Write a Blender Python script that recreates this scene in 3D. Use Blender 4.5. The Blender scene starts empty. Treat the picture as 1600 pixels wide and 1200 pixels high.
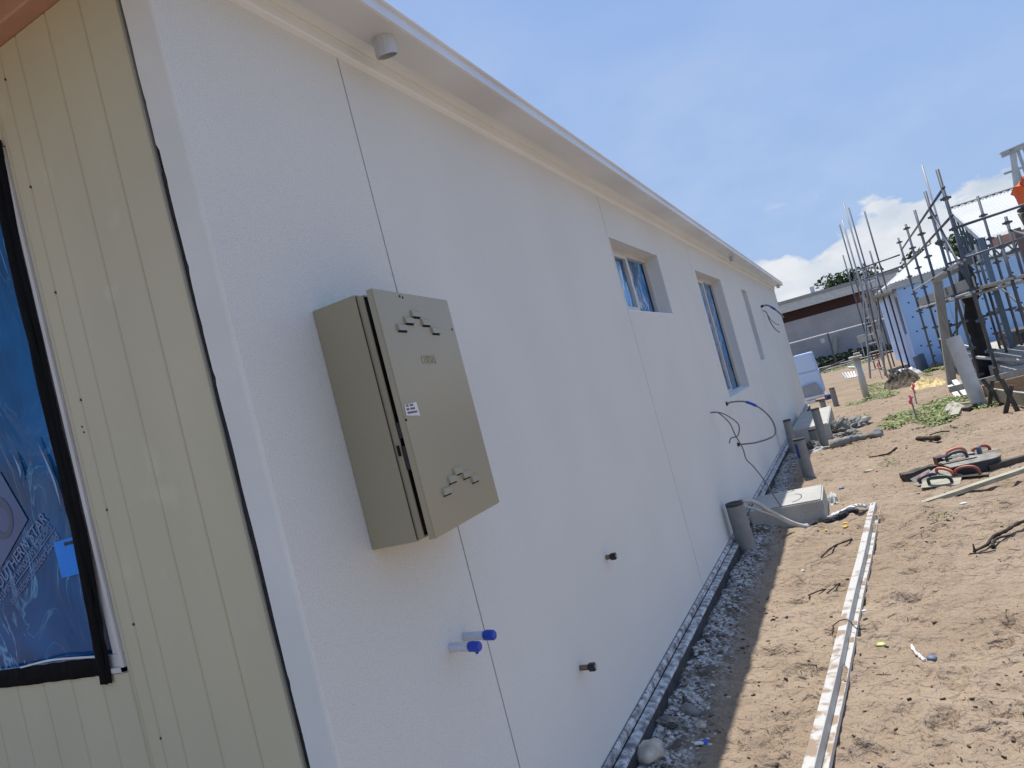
import bpy, bmesh, math, random
import numpy as np
from mathutils import Vector, Matrix

random.seed(7)
rng = np.random.default_rng(7)
SC = bpy.context.scene
COL = SC.collection

# ------------------------------------------------------------------ camera
CAM = (1.2, 0.0, 1.34)
cd = bpy.data.cameras.new('camera')
cd.sensor_width = 36.0
cd.sensor_fit = 'HORIZONTAL'
cd.lens = 1125.0 / 1600.0 * 36.0
cd.clip_start = 0.02
cd.clip_end = 3000
cam = bpy.data.objects.new('camera', cd)
COL.objects.link(cam)
R3 = Matrix(((0.87014, 0.24927, 0.42512), (0.42187, 0.06911, -0.90402), (-0.25472, 0.96597, -0.04503)))
cam.matrix_world = Matrix.Translation(CAM) @ R3.to_4x4()
SC.camera = cam

# ------------------------------------------------------------------ light
SUN_TRAVEL = Vector((0.0578, -0.36, -1.0)).normalized()
to_sun = -SUN_TRAVEL
world = bpy.data.worlds.new('World')
SC.world = world
world.use_nodes = True
wn, wl = world.node_tree.nodes, world.node_tree.links
wn.clear()
w_out = wn.new('ShaderNodeOutputWorld')
w_bg = wn.new('ShaderNodeBackground')
w_bg.inputs['Strength'].default_value = 0.14
sky = wn.new('ShaderNodeTexSky')
sky.sky_type = 'NISHITA'
sky.sun_disc = False
sky.sun_elevation = math.asin(to_sun.z)
sky.sun_rotation = math.atan2(to_sun.x, to_sun.y)
sky.air_density = 1.15
sky.dust_density = 1.6
sky.ozone_density = 1.6


def wnode(t, **kw):
    n = wn.new(t)
    for k, v in kw.items():
        setattr(n, k, v)
    return n


def wmath(op, a, b=None, clamp=False):
    n = wnode('ShaderNodeMath', operation=op, use_clamp=clamp)
    for i, v in enumerate((a, b)):
        if v is None:
            continue
        if isinstance(v, (int, float)):
            n.inputs[i].default_value = v
        else:
            wl.new(v, n.inputs[i])
    return n.outputs[0]


# low cumulus bank along the whole horizon and a few thin wisps above it
tc = wnode('ShaderNodeTexCoord')
sep = wnode('ShaderNodeSeparateXYZ')
wl.new(tc.outputs['Generated'], sep.inputs[0])
elev = sep.outputs['Z']
mp = wnode('ShaderNodeMapping')
mp.inputs['Scale'].default_value = (1.0, 1.0, 1.7)
mp.inputs['Location'].default_value = (0.37, 0.13, 0.0)
wl.new(tc.outputs['Generated'], mp.inputs[0])
n1 = wnode('ShaderNodeTexNoise')
n1.inputs['Scale'].default_value = 13.0
n1.inputs['Detail'].default_value = 9.0
n1.inputs['Roughness'].default_value = 0.56
wl.new(mp.outputs[0], n1.inputs['Vector'])
n2 = wnode('ShaderNodeTexNoise')
n2.inputs['Scale'].default_value = 3.1
n2.inputs['Detail'].default_value = 3.0
wl.new(mp.outputs[0], n2.inputs['Vector'])
top = wmath('ADD', 0.035, wmath('MULTIPLY', n2.outputs['Fac'], 0.15))       # height of the bank
fall = wmath('DIVIDE', wmath('SUBTRACT', top, elev), 0.055)
bank = wmath('ADD', wmath('MULTIPLY', wmath('SUBTRACT', n1.outputs['Fac'], 0.5), 9.0), wmath('MULTIPLY', fall, 2.6))
bank = wmath('MULTIPLY', bank, 1.0, clamp=True)
sm = wnode('ShaderNodeMapRange', interpolation_type='SMOOTHSTEP')
wl.new(bank, sm.inputs[0])
bankf = wmath('MULTIPLY', sm.outputs[0], 0.93)
n3 = wnode('ShaderNodeTexNoise')
n3.inputs['Scale'].default_value = 1.7
n3.inputs['Detail'].default_value = 2.0
n3.inputs['Roughness'].default_value = 0.6
mp2 = wnode('ShaderNodeMapping')
mp2.inputs['Scale'].default_value = (1.0, 1.0, 2.6)
wl.new(tc.outputs['Generated'], mp2.inputs[0])
wl.new(mp2.outputs[0], n3.inputs['Vector'])
wis = wnode('ShaderNodeMapRange', interpolation_type='SMOOTHSTEP')
wl.new(n3.outputs['Fac'], wis.inputs[0])
wis.inputs[1].default_value = 0.38
wis.inputs[2].default_value = 0.72
wisf = wmath('MULTIPLY', wis.outputs[0], 0.16)
puffm = wnode('ShaderNodeMapRange', interpolation_type='SMOOTHSTEP')
wl.new(n1.outputs['Fac'], puffm.inputs[0])
puffm.inputs[1].default_value = 0.57
puffm.inputs[2].default_value = 0.72
lowband = wmath('MULTIPLY', wmath('SUBTRACT', 0.24, elev), 8.0, clamp=True)
puff = wmath('MULTIPLY', wmath('MULTIPLY', puffm.outputs[0], lowband), 0.75)
cov = wmath('MAXIMUM', wmath('MAXIMUM', bankf, puff), wisf)
nsh = wnode('ShaderNodeTexNoise')
nsh.inputs['Scale'].default_value = 14.0
nsh.inputs['Detail'].default_value = 5.0
wl.new(mp.outputs[0], nsh.inputs['Vector'])
ccol = wnode('ShaderNodeValToRGB')
ccol.color_ramp.elements[0].position = 0.3
ccol.color_ramp.elements[0].color = (3.6, 4.1, 4.7, 1)
ccol.color_ramp.elements[1].position = 0.62
ccol.color_ramp.elements[1].color = (5.3, 5.4, 5.6, 1)
wl.new(nsh.outputs['Fac'], ccol.inputs[0])
# thin summer milkiness over the clear blue
milk = wnode('ShaderNodeMixRGB')
milk.inputs[0].default_value = 0.8
milk.inputs[2].default_value = (1.62, 2.62, 4.8, 1)
wl.new(sky.outputs[0], milk.inputs[1])
wmix = wnode('ShaderNodeMixRGB')
wl.new(cov, wmix.inputs[0])
wl.new(milk.outputs[0], wmix.inputs[1])
wl.new(ccol.outputs[0], wmix.inputs[2])
wl.new(wmix.outputs[0], w_bg.inputs['Color'])
wl.new(w_bg.outputs[0], w_out.inputs['Surface'])

sd = bpy.data.lights.new('sun', 'SUN')
sd.energy = 5.0
sd.angle = math.radians(0.55)
sd.color = (1.0, 0.955, 0.88)
sun = bpy.data.objects.new('sun', sd)
COL.objects.link(sun)
sun.rotation_euler = SUN_TRAVEL.to_track_quat('-Z', 'Y').to_euler()

vs = SC.view_settings
vs.view_transform = 'Standard'
vs.look = 'None'
vs.exposure = 0.2
vs.gamma = 1.0
vs.use_curve_mapping = False

# ------------------------------------------------------------------ materials
MATS = {}


def M(name, base, rough=0.7, base2=None, scale=6.0, detail=6.0, lo=0.35, hi=0.65, bump=0.0, bscale=60.0, metal=0.0,
      spec=0.5, stretch=(1, 1, 1), speck=None, speck_scale=300.0, speck_lo=0.62, speck_hi=0.7, coat=0.0, bdetail=4.0,
      bdist=0.01, bstretch=None, sub=0.0):
    """principled material: two tone noise colour, optional speckle layer, noise bump"""
    m = bpy.data.materials.new(name)
    m.use_nodes = True
    nt = m.node_tree
    N, L = nt.nodes, nt.links
    p = N['Principled BSDF']
    p.inputs['Roughness'].default_value = rough
    p.inputs['Metallic'].default_value = metal
    p.inputs['Specular IOR Level'].default_value = spec
    if coat:
        p.inputs['Coat Weight'].default_value = coat
        p.inputs['Coat Roughness'].default_value = 0.05
    t = N.new('ShaderNodeTexCoord')
    mpn = N.new('ShaderNodeMapping')
    mpn.inputs['Scale'].default_value = stretch
    L.new(t.outputs['Object'], mpn.inputs[0])
    if base2 is None:
        base2 = tuple(c * 0.86 for c in base)
    nz = N.new('ShaderNodeTexNoise')
    nz.inputs['Scale'].default_value = scale
    nz.inputs['Detail'].default_value = detail
    L.new(mpn.outputs[0], nz.inputs['Vector'])
    rp = N.new('ShaderNodeValToRGB')
    rp.color_ramp.elements[0].position = lo
    rp.color_ramp.elements[1].position = hi
    rp.color_ramp.elements[0].color = (*base2, 1)
    rp.color_ramp.elements[1].color = (*base, 1)
    L.new(nz.outputs['Fac'], rp.inputs[0])
    colr = rp.outputs[0]
    if speck:
        n2_ = N.new('ShaderNodeTexNoise')
        n2_.inputs['Scale'].default_value = speck_scale
        n2_.inputs['Detail'].default_value = 2.0
        L.new(t.outputs['Object'], n2_.inputs['Vector'])
        mr = N.new('ShaderNodeMapRange')
        mr.inputs[1].default_value = speck_lo
        mr.inputs[2].default_value = speck_hi
        L.new(n2_.outputs['Fac'], mr.inputs[0])
        mx = N.new('ShaderNodeMixRGB')
        L.new(mr.outputs[0], mx.inputs[0])
        L.new(colr, mx.inputs[1])
        mx.inputs[2].default_value = (*speck, 1)
        colr = mx.outputs[0]
    L.new(colr, p.inputs['Base Color'])
    if bump:
        bn = N.new('ShaderNodeTexNoise')
        bn.inputs['Scale'].default_value = bscale
        bn.inputs['Detail'].default_value = bdetail
        if bstretch:
            m2 = N.new('ShaderNodeMapping')
            m2.inputs['Scale'].default_value = bstretch
            L.new(t.outputs['Object'], m2.inputs[0])
            L.new(m2.outputs[0], bn.inputs['Vector'])
        else:
            L.new(mpn.outputs[0], bn.inputs['Vector'])
        b = N.new('ShaderNodeBump')
        b.inputs['Strength'].default_value = bump
        b.inputs['Distance'].default_value = bdist
        L.new(bn.outputs['Fac'], b.inputs['Height'])
        L.new(b.outputs[0], p.inputs['Normal'])
    MATS[name] = m
    return m


RENDER = M('wall_render', (0.715, 0.73, 0.705), 0.9, (0.685, 0.70, 0.676), scale=1.6, speck=(0.52, 0.54, 0.54), speck_scale=300,
           speck_lo=0.52, speck_hi=0.74, bump=0.55, bscale=300, bdist=0.003, spec=0.2)
RENDER_S = M('smooth_render', (0.73, 0.74, 0.70), 0.85, (0.66, 0.67, 0.64), scale=3.0, speck=(0.45, 0.45, 0.44), speck_scale=300,
             speck_lo=0.66, speck_hi=0.78, bump=0.25, bscale=200, bdist=0.003, spec=0.2)
SIDING = M('siding_primer', (0.575, 0.53, 0.372), 0.62, (0.52, 0.48, 0.34), scale=2.2, lo=0.3, hi=0.7, stretch=(1.5, 1, 0.6),
           speck=(0.60, 0.565, 0.415), speck_scale=7, speck_lo=0.62, speck_hi=0.78, bump=0.08, bscale=90, spec=0.35)
GAPBLACK = M('black_foam', (0.012, 0.012, 0.014), 0.85, (0.03, 0.03, 0.033), scale=40, bump=0.5, bscale=120)
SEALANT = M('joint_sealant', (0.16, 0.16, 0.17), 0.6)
TRIM = M('white_trim', (0.80, 0.83, 0.85), 0.32, (0.77, 0.80, 0.82), scale=2.5, spec=0.4)
GUTTER = M('gutter_steel', (0.70, 0.725, 0.75), 0.30, (0.60, 0.61, 0.62), scale=1.6, spec=0.5)
PINK = M('pink_primer', (0.56, 0.30, 0.22), 0.7, (0.48, 0.26, 0.19), scale=8)
SOFFIT = M('soffit_board', (0.36, 0.31, 0.27), 0.8)
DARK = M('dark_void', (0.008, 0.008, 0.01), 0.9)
CONC = M('concrete', (0.44, 0.43, 0.395), 0.88, (0.36, 0.35, 0.325), scale=5, speck=(0.22, 0.21, 0.2), speck_scale=120, bump=0.25, bscale=140)
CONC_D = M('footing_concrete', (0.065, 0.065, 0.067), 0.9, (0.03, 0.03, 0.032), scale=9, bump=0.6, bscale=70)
LEDGE = M('splattered_ledge', (0.62, 0.62, 0.62), 0.85, (0.17, 0.17, 0.18), scale=24, detail=4, lo=0.36, hi=0.60, stretch=(1, 1, 1), speck=(0.09, 0.09, 0.095), speck_scale=70, bump=0.15, bscale=120)
BOXM = M('meter_box_paint', (0.335, 0.302, 0.208), 0.28, (0.32, 0.29, 0.20), scale=3, bump=0.03, bscale=60, spec=0.6)
STICK = M('sticker_paper', (0.78, 0.79, 0.80), 0.6)
INK = M('print_ink', (0.05, 0.06, 0.09), 0.7)
ALU = M('aluminium_frame', (0.60, 0.59, 0.565), 0.42, spec=0.5)
ALU_D = M('grey_frame', (0.30, 0.31, 0.32), 0.4, spec=0.5)
TAPE = M('black_tape', (0.006, 0.006, 0.007), 0.7, spec=0.08, bump=0.5, bscale=30, bdist=0.01)
FILM_PRINT = M('film_print', (0.17, 0.25, 0.46), 0.45, (0.11, 0.17, 0.36), scale=20)
FILM_LOGO = M('film_logo', (0.065, 0.105, 0.26), 0.4, (0.04, 0.075, 0.21), scale=6)
FILM_RING = M('film_ring', (0.035, 0.06, 0.14), 0.4)
BLUEPAPER = M('blue_paper', (0.008, 0.27, 0.90), 0.6, (0.008, 0.23, 0.82), scale=30, stretch=(1, 1, 0.3))
PVC = M('grey_pvc', (0.24, 0.245, 0.24), 0.5, (0.20, 0.205, 0.205), scale=14, bump=0.05, bscale=30)
PVC_PALE = M('pale_pvc', (0.56, 0.55, 0.53), 0.5, (0.50, 0.49, 0.46), scale=9)
PVC_OUT = M('outlet_pvc', (0.52, 0.55, 0.59), 0.35)
PIPE_IN = M('pipe_inside', (0.015, 0.016, 0.018), 0.8)
CLEARPIPE = M('pale_conduit', (0.56, 0.60, 0.66), 0.3, (0.48, 0.52, 0.58), scale=20)
BLUETAPE = M('blue_tape', (0.01, 0.06, 0.50), 0.4)
COPPER = M('dusty_copper', (0.22, 0.15, 0.10), 0.5, metal=0.4)
BLACKPL = M('black_plastic', (0.014, 0.014, 0.015), 0.4)
GREYPL = M('grey_plastic', (0.35, 0.35, 0.34), 0.5)
CABLE = M('grey_cable', (0.19, 0.19, 0.195), 0.45)
WHITECAB = M('white_conduit', (0.52, 0.52, 0.50), 0.4, (0.4, 0.4, 0.38), scale=15)
TIMBER = M('weathered_timber', (0.40, 0.38, 0.29), 0.8, (0.27, 0.25, 0.19), scale=4, stretch=(0.7, 8, 8), bump=0.3, bscale=20)
TIMBER_G = M('grey_timber', (0.40, 0.385, 0.34), 0.85, (0.29, 0.275, 0.24), scale=4, stretch=(8, 8, 0.8), bump=0.3, bscale=20)
TIMBER_D = M('dark_timber', (0.10, 0.085, 0.065), 0.85, (0.05, 0.043, 0.035), scale=10, bump=0.4, bscale=25)
FORMPLY = M('form_timber', (0.34, 0.22, 0.12), 0.75, (0.25, 0.16, 0.09), scale=5, stretch=(1, 6, 6))
BARK = M('bark', (0.045, 0.032, 0.022), 0.9, (0.02, 0.015, 0.011), scale=30, bump=0.5, bscale=60)
STONE = M('pale_stone', (0.66, 0.61, 0.50), 0.85, (0.27, 0.25, 0.22), scale=12, bump=0.4, bscale=60)
STONE_G = M('grey_stone', (0.25, 0.245, 0.225), 0.9, (0.17, 0.165, 0.155), scale=9, bump=0.4, bscale=50)
MORTAR = M('mortar_crumb', (0.58, 0.58, 0.57), 0.9, (0.4, 0.4, 0.39), scale=30)
DEBRIS = M('bark_bits', (0.075, 0.055, 0.04), 0.9, (0.035, 0.027, 0.02), scale=20)
BLUEFOAM = M('blue_foam_board', (0.38, 0.60, 0.95), 0.65, (0.35, 0.57, 0.92), scale=1.2)
FOAMBOX = M('pale_blue_foam', (0.50, 0.65, 0.90), 0.6, (0.46, 0.61, 0.88), scale=2)
WHITEPL = M('white_plastic', (0.75, 0.75, 0.74), 0.55, (0.66, 0.66, 0.65), scale=9)
DOTM = M('fixing_washer', (0.01, 0.03, 0.14), 0.6)
STEEL = M('galvanised_tube', (0.125, 0.14, 0.165), 0.5, (0.07, 0.08, 0.095), scale=5, metal=0.25)
STEEL_L = M('bright_tube', (0.42, 0.43, 0.44), 0.45, (0.33, 0.34, 0.35), scale=5, metal=0.25)
PRIMED = M('primed_steel', (0.16, 0.11, 0.11), 0.6)
BLUESTEEL = M('blue_grey_steel', (0.10, 0.15, 0.21), 0.5)
ZINC = M('roof_sheet', (0.50, 0.51, 0.50), 0.5, (0.45, 0.46, 0.45), scale=1.5)
GALV = M('steel_stud', (0.42, 0.44, 0.46), 0.4, (0.3, 0.32, 0.35), scale=4, metal=0.3)
BLACKCLOTH = M('black_geotextile', (0.012, 0.012, 0.015), 0.85, (0.02, 0.02, 0.024), scale=8, bump=0.6, bscale=12, bdist=0.05)
YELLOW = M('yellow_sheet', (0.62, 0.50, 0.24), 0.7, (0.54, 0.43, 0.20), scale=5, bump=0.3, bscale=10, bdist=0.05)
PINKTAPE = M('pink_tape', (0.85, 0.16, 0.24), 0.5)
EARTH = M('dark_earth', (0.15, 0.115, 0.085), 0.95, (0.05, 0.04, 0.031), scale=6, bump=0.7, bscale=15, bdist=0.05)
FARWALL = M('grey_blockwork', (0.40, 0.40, 0.405), 0.9, (0.32, 0.325, 0.335), scale=0.8)
FARFASC = M('far_fascia', (0.55, 0.58, 0.56), 0.6)
FARROOF = M('far_roof', (0.27, 0.30, 0.31), 0.5)
FARBROWN = M('dark_red_timber', (0.045, 0.016, 0.014), 0.8, (0.028, 0.012, 0.012), scale=3)
HEDGE_M = M('dark_foliage', (0.02, 0.045, 0.018), 0.7)
LEAF = M('leaf_green', (0.165, 0.225, 0.03), 0.6, (0.085, 0.13, 0.018), scale=5)
LEAF_T = M('tree_leaf', (0.075, 0.12, 0.035), 0.6, (0.035, 0.062, 0.02), scale=1.5)
LEAF_P = M('pale_weed', (0.14, 0.17, 0.06), 0.7, (0.09, 0.12, 0.04), scale=6)
ORANGE = M('hi_vis_orange', (0.90, 0.17, 0.05), 0.8, (0.80, 0.13, 0.04), scale=8)
KHAKI = M('khaki_cloth', (0.10, 0.08, 0.055), 0.85)
SKIN = M('skin', (0.42, 0.24, 0.16), 0.6)
HAIR = M('dark_hair', (0.012, 0.010, 0.009), 0.7)
RED_H = M('red_handle', (0.34, 0.10, 0.07), 0.5)
ORANGE_H = M('orange_handle', (0.60, 0.19, 0.10), 0.5)
GREEN_H = M('dark_green_handle', (0.025, 0.05, 0.05), 0.5)
BLUE_H = M('navy_handle', (0.02, 0.03, 0.08), 0.45)
TUB = M('dark_tub', (0.018, 0.028, 0.045), 0.5)
PLATE = M('trowel_plate', (0.30, 0.28, 0.235), 0.55, (0.16, 0.15, 0.13), scale=12)
RED_P = M('red_plastic', (0.45, 0.05, 0.03), 0.5)
YELLOW_P = M('yellow_plastic', (0.75, 0.42, 0.02), 0.5)
LIME_P = M('lime_plastic', (0.50, 0.55, 0.16), 0.5)


def film_material():
    """blue protective film stuck on glass, creased, with highlights painted pale along the creases"""
    m = bpy.data.materials.new('blue_film')
    m.use_nodes = True
    N, L = m.node_tree.nodes, m.node_tree.links
    p = N['Principled BSDF']
    p.inputs['Roughness'].default_value = 0.10
    p.inputs['Specular IOR Level'].default_value = 0.16
    t = N.new('ShaderNodeTexCoord')
    big = N.new('ShaderNodeTexNoise')
    big.inputs['Scale'].default_value = 2.2
    big.inputs['Detail'].default_value = 3
    L.new(t.outputs['Object'], big.inputs['Vector'])
    rp = N.new('ShaderNodeValToRGB')
    rp.color_ramp.elements[0].position = 0.35
    rp.color_ramp.elements[0].color = (0.002, 0.026, 0.085, 1)
    rp.color_ramp.elements[1].position = 0.68
    rp.color_ramp.elements[1].color = (0.005, 0.145, 0.40, 1)
    L.new(big.outputs['Fac'], rp.inputs[0])
    # creases: ridged, warped noise
    mp_ = N.new('ShaderNodeMapping')
    mp_.inputs['Rotation'].default_value = (0.3, 0.5, 0.2)
    mp_.inputs['Scale'].default_value = (2.2, 2.2, 1.0)
    L.new(t.outputs['Object'], mp_.inputs[0])
    cr = N.new('ShaderNodeTexNoise')
    cr.inputs['Scale'].default_value = 3.2
    cr.inputs['Detail'].default_value = 3.5
    cr.inputs['Distortion'].default_value = 1.6
    L.new(mp_.outputs[0], cr.inputs['Vector'])
    a = N.new('ShaderNodeMath')
    a.operation = 'SUBTRACT'
    L.new(cr.outputs['Fac'], a.inputs[0])
    a.inputs[1].default_value = 0.5
    b = N.new('ShaderNodeMath')
    b.operation = 'ABSOLUTE'
    L.new(a.outputs[0], b.inputs[0])
    c = N.new('ShaderNodeMapRange')
    c.inputs[1].default_value = 0.0
    c.inputs[2].default_value = 0.017
    c.inputs[3].default_value = 1.0
    c.inputs[4].default_value = 0.0
    L.new(b.outputs[0], c.inputs[0])
    gate = N.new('ShaderNodeTexNoise')
    gate.inputs['Scale'].default_value = 3.0
    gate.inputs['Detail'].default_value = 2
    L.new(t.outputs['Object'], gate.inputs['Vector'])
    gr = N.new('ShaderNodeMapRange')
    gr.inputs[1].default_value = 0.42
    gr.inputs[2].default_value = 0.58
    L.new(gate.outputs['Fac'], gr.inputs[0])
    k = N.new('ShaderNodeMath')
    k.operation = 'MULTIPLY'
    L.new(c.outputs[0], k.inputs[0])
    L.new(gr.outputs[0], k.inputs[1])
    k2 = N.new('ShaderNodeMath')
    k2.operation = 'MULTIPLY'
    L.new(k.outputs[0], k2.inputs[0])
    k2.inputs[1].default_value = 0.85
    mx = N.new('ShaderNodeMixRGB')
    L.new(k2.outputs[0], mx.inputs[0])
    L.new(rp.outputs[0], mx.inputs[1])
    mx.inputs[2].default_value = (0.17, 0.44, 0.72, 1)  # pale colour paints the highlights on the creases
    L.new(mx.outputs[0], p.inputs['Base Color'])
    bp = N.new('ShaderNodeBump')
    bp.inputs['Strength'].default_value = 0.35
    bp.inputs['Distance'].default_value = 0.01
    L.new(cr.outputs['Fac'], bp.inputs['Height'])
    L.new(bp.outputs[0], p.inputs['Normal'])
    return m


FILM = film_material()


def film_window_material():
    """film on the side windows: brighter blue with pale streaks of reflection painted in"""
    m = FILM.copy()
    m.name = 'blue_film_side'
    N = m.node_tree.nodes
    for n in N:
        if n.type == 'VALTORGB':
            n.color_ramp.elements[0].color = (0.004, 0.035, 0.12, 1)
            n.color_ramp.elements[1].color = (0.03, 0.34, 0.80, 1)
        if n.type == 'MIX_RGB':
            n.inputs[2].default_value = (0.62, 0.75, 0.85, 1)  # near-white streaks painted in as window reflections
        if n.type == 'MAP_RANGE' and abs(n.inputs[2].default_value - 0.017) < 1e-4:
            n.inputs[2].default_value = 0.06
        if n.type == 'MAPPING':
            n.inputs['Scale'].default_value = (1.4, 2.6, 0.8)
    return m


FILM_S = film_window_material()


def sand_material():
    m = bpy.data.materials.new('sand')
    m.use_nodes = True
    N, L = m.node_tree.nodes, m.node_tree.links
    p = N['Principled BSDF']
    p.inputs['Roughness'].default_value = 0.95
    p.inputs['Specular IOR Level'].default_value = 0.15
    t = N.new('ShaderNodeTexCoord')

    def noise(sc, det=4, dist=0.0, vec=None):
        n = N.new('ShaderNodeTexNoise')
        n.inputs['Scale'].default_value = sc
        n.inputs['Detail'].default_value = det
        n.inputs['Distortion'].default_value = dist
        L.new(vec or t.outputs['Object'], n.inputs['Vector'])
        return n.outputs['Fac']

    def mr(v, a, b, c=0.0, d=1.0):
        n = N.new('ShaderNodeMapRange')
        for i, q in enumerate((a, b, c, d)):
            n.inputs[i + 1].default_value = q
        L.new(v, n.inputs[0])
        return n.outputs[0]

    def mix(f, a, b, mode='MIX'):
        n = N.new('ShaderNodeMixRGB')
        n.blend_type = mode
        for i, q in enumerate((f, a, b)):
            if isinstance(q, (int, float)):
                n.inputs[i].default_value = q
            elif isinstance(q, tuple):
                n.inputs[i].default_value = (*q, 1)
            else:
                L.new(q, n.inputs[i])
        return n.outputs[0]

    def mul(a, b):
        n = N.new('ShaderNodeMath')
        n.operation = 'MULTIPLY'
        for i, q in enumerate((a, b)):
            if isinstance(q, (int, float)):
                n.inputs[i].default_value = q
            else:
                L.new(q, n.inputs[i])
        return n.outputs[0]

    c = mix(mr(noise(1.3, 6), 0.35, 0.68), (0.262, 0.199, 0.142), (0.326, 0.254, 0.187))
    c = mix(mr(noise(7.0, 6), 0.5, 0.72), c, (0.225, 0.170, 0.124))
    c = mix(mul(mr(noise(60.0, 3), 0.58, 0.75), 0.6), c, (0.17, 0.12, 0.085))
    c = mix(mul(mr(noise(160.0, 2), 0.6, 0.75), 0.55), c, (0.42, 0.34, 0.26))
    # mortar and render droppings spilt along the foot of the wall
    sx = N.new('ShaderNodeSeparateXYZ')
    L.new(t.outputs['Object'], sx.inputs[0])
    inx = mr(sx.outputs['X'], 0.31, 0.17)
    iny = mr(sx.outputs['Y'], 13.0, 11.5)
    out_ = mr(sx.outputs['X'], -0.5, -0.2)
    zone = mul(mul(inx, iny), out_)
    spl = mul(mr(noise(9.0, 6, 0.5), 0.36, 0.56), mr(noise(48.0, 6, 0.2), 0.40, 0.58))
    c = mix(mul(mul(zone, spl), 0.88), mix(zone, c, (0.115, 0.095, 0.078)), (0.60, 0.60, 0.60))  # sand under the droppings is coloured darker to deepen the eave shade
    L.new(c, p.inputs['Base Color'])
    prev = None
    for sc_, det, dist, st in ((13.0, 2, 0.05, 0.9), (42.0, 2, 0.016, 0.9), (130.0, 2, 0.006, 0.6)):
        bb = N.new('ShaderNodeBump')
        bb.inputs['Strength'].default_value = st
        bb.inputs['Distance'].default_value = dist
        L.new(noise(sc_, det, 0.4), bb.inputs['Height'])
        if prev is not None:
            L.new(prev, bb.inputs['Normal'])
        prev = bb.outputs[0]
    b2 = bb
    L.new(b2.outputs[0], p.inputs['Normal'])
    return m


SAND = sand_material()


def channel_material():
    """white enamelled steel strip with sand lying on it in drifts"""
    m = bpy.data.materials.new('sandy_white_steel')
    m.use_nodes = True
    N, L = m.node_tree.nodes, m.node_tree.links
    p = N['Principled BSDF']
    p.inputs['Roughness'].default_value = 0.5
    t = N.new('ShaderNodeTexCoord')
    n = N.new('ShaderNodeTexNoise')
    n.inputs['Scale'].default_value = 11.0
    n.inputs['Detail'].default_value = 7
    n.inputs['Distortion'].default_value = 0.6
    L.new(t.outputs['Object'], n.inputs['Vector'])
    s = N.new('ShaderNodeSeparateXYZ')
    L.new(t.outputs['Object'], s.inputs[0])
    g = N.new('ShaderNodeMapRange')
    g.inputs[1].default_value = 4.0
    g.inputs[2].default_value = 1.0
    g.inputs[3].default_value = 0.0
    g.inputs[4].default_value = 0.07
    L.new(s.outputs['Y'], g.inputs[0])
    a = N.new('ShaderNodeMath')
    a.operation = 'ADD'
    L.new(n.outputs['Fac'], a.inputs[0])
    L.new(g.outputs[0], a.inputs[1])
    r = N.new('ShaderNodeMapRange')
    r.inputs[1].default_value = 0.54
    r.inputs[2].default_value = 0.64
    L.new(a.outputs[0], r.inputs[0])
    ge = N.new('ShaderNodeNewGeometry')
    sg = N.new('ShaderNodeSeparateXYZ')
    L.new(ge.outputs['True Normal'], sg.inputs[0])
    fl = N.new('ShaderNodeMapRange')            # loose sand only rests on the level flanges
    fl.inputs[1].default_value = 0.80
    fl.inputs[2].default_value = 0.93
    L.new(sg.outputs['Z'], fl.inputs[0])
    k = N.new('ShaderNodeMath')
    k.operation = 'MULTIPLY'
    L.new(r.outputs[0], k.inputs[0])
    L.new(fl.outputs[0], k.inputs[1])
    mx = N.new('ShaderNodeMixRGB')
    L.new(k.outputs[0], mx.inputs[0])
    mx.inputs[1].default_value = (0.47, 0.462, 0.44, 1)
    mx.inputs[2].default_value = (0.27, 0.195, 0.135, 1)
    L.new(mx.outputs[0], p.inputs['Base Color'])
    return m


CHANNEL = channel_material()

# ------------------------------------------------------------------ mesh helpers
OFF = {}


def reg(o, parent, off):
    COL.objects.link(o)
    OFF[o.name] = Vector(off)
    if parent is not None:
        o.parent = parent


def tagit(o, label=None, cat=None, group=None, kind=None):
    if label:
        o['label'] = label
    if cat:
        o['category'] = cat
    if group:
        o['group'] = group
    if kind:
        o['kind'] = kind
    return o


def thing(name, label, cat, loc=(0, 0, 0), group=None):
    o = bpy.data.objects.new(name, None)
    o.empty_display_size = 0.1
    o.location = loc
    reg(o, None, loc)
    return tagit(o, label, cat, group)


def mk(name, bm, mat, parent=None, label=None, cat=None, group=None, kind=None, smooth=False, loc=None, weld=False):
    """bm holds world coordinates; result is one mesh object"""
    off = OFF[parent.name] if parent is not None else Vector(loc if loc is not None else (0, 0, 0))
    if weld:
        bmesh.ops.remove_doubles(bm, verts=bm.verts, dist=1e-5)
    if off.length:
        bmesh.ops.translate(bm, verts=bm.verts, vec=-off)
    bmesh.ops.recalc_face_normals(bm, faces=bm.faces)
    me = bpy.data.meshes.new(name)
    bm.to_mesh(me)
    bm.free()
    for m in (mat if isinstance(mat, (list, tuple)) else (mat,)):
        me.materials.append(m)
    if smooth:
        me.polygons.foreach_set('use_smooth', [True] * len(me.polygons))
    o = bpy.data.objects.new(name, me)
    if parent is None:
        o.location = off
    reg(o, parent, off)
    return tagit(o, label, cat, group, kind)


def B():
    return bmesh.new()


def box(bm, x0, x1, y0, y1, z0, z1, bev=0.0, segs=1):
    r = bmesh.ops.create_cube(bm, size=1.0)
    vs_ = r['verts']
    for v in vs_:
        v.co = Vector(((x0 + x1) / 2 + v.co.x * (x1 - x0), (y0 + y1) / 2 + v.co.y * (y1 - y0), (z0 + z1) / 2 + v.co.z * (z1 - z0)))
    if bev:
        es = {e for v in vs_ for e in v.link_edges}
        bmesh.ops.bevel(bm, geom=list(es), offset=bev, segments=segs, affect='EDGES', profile=0.5)
    return bm


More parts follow.
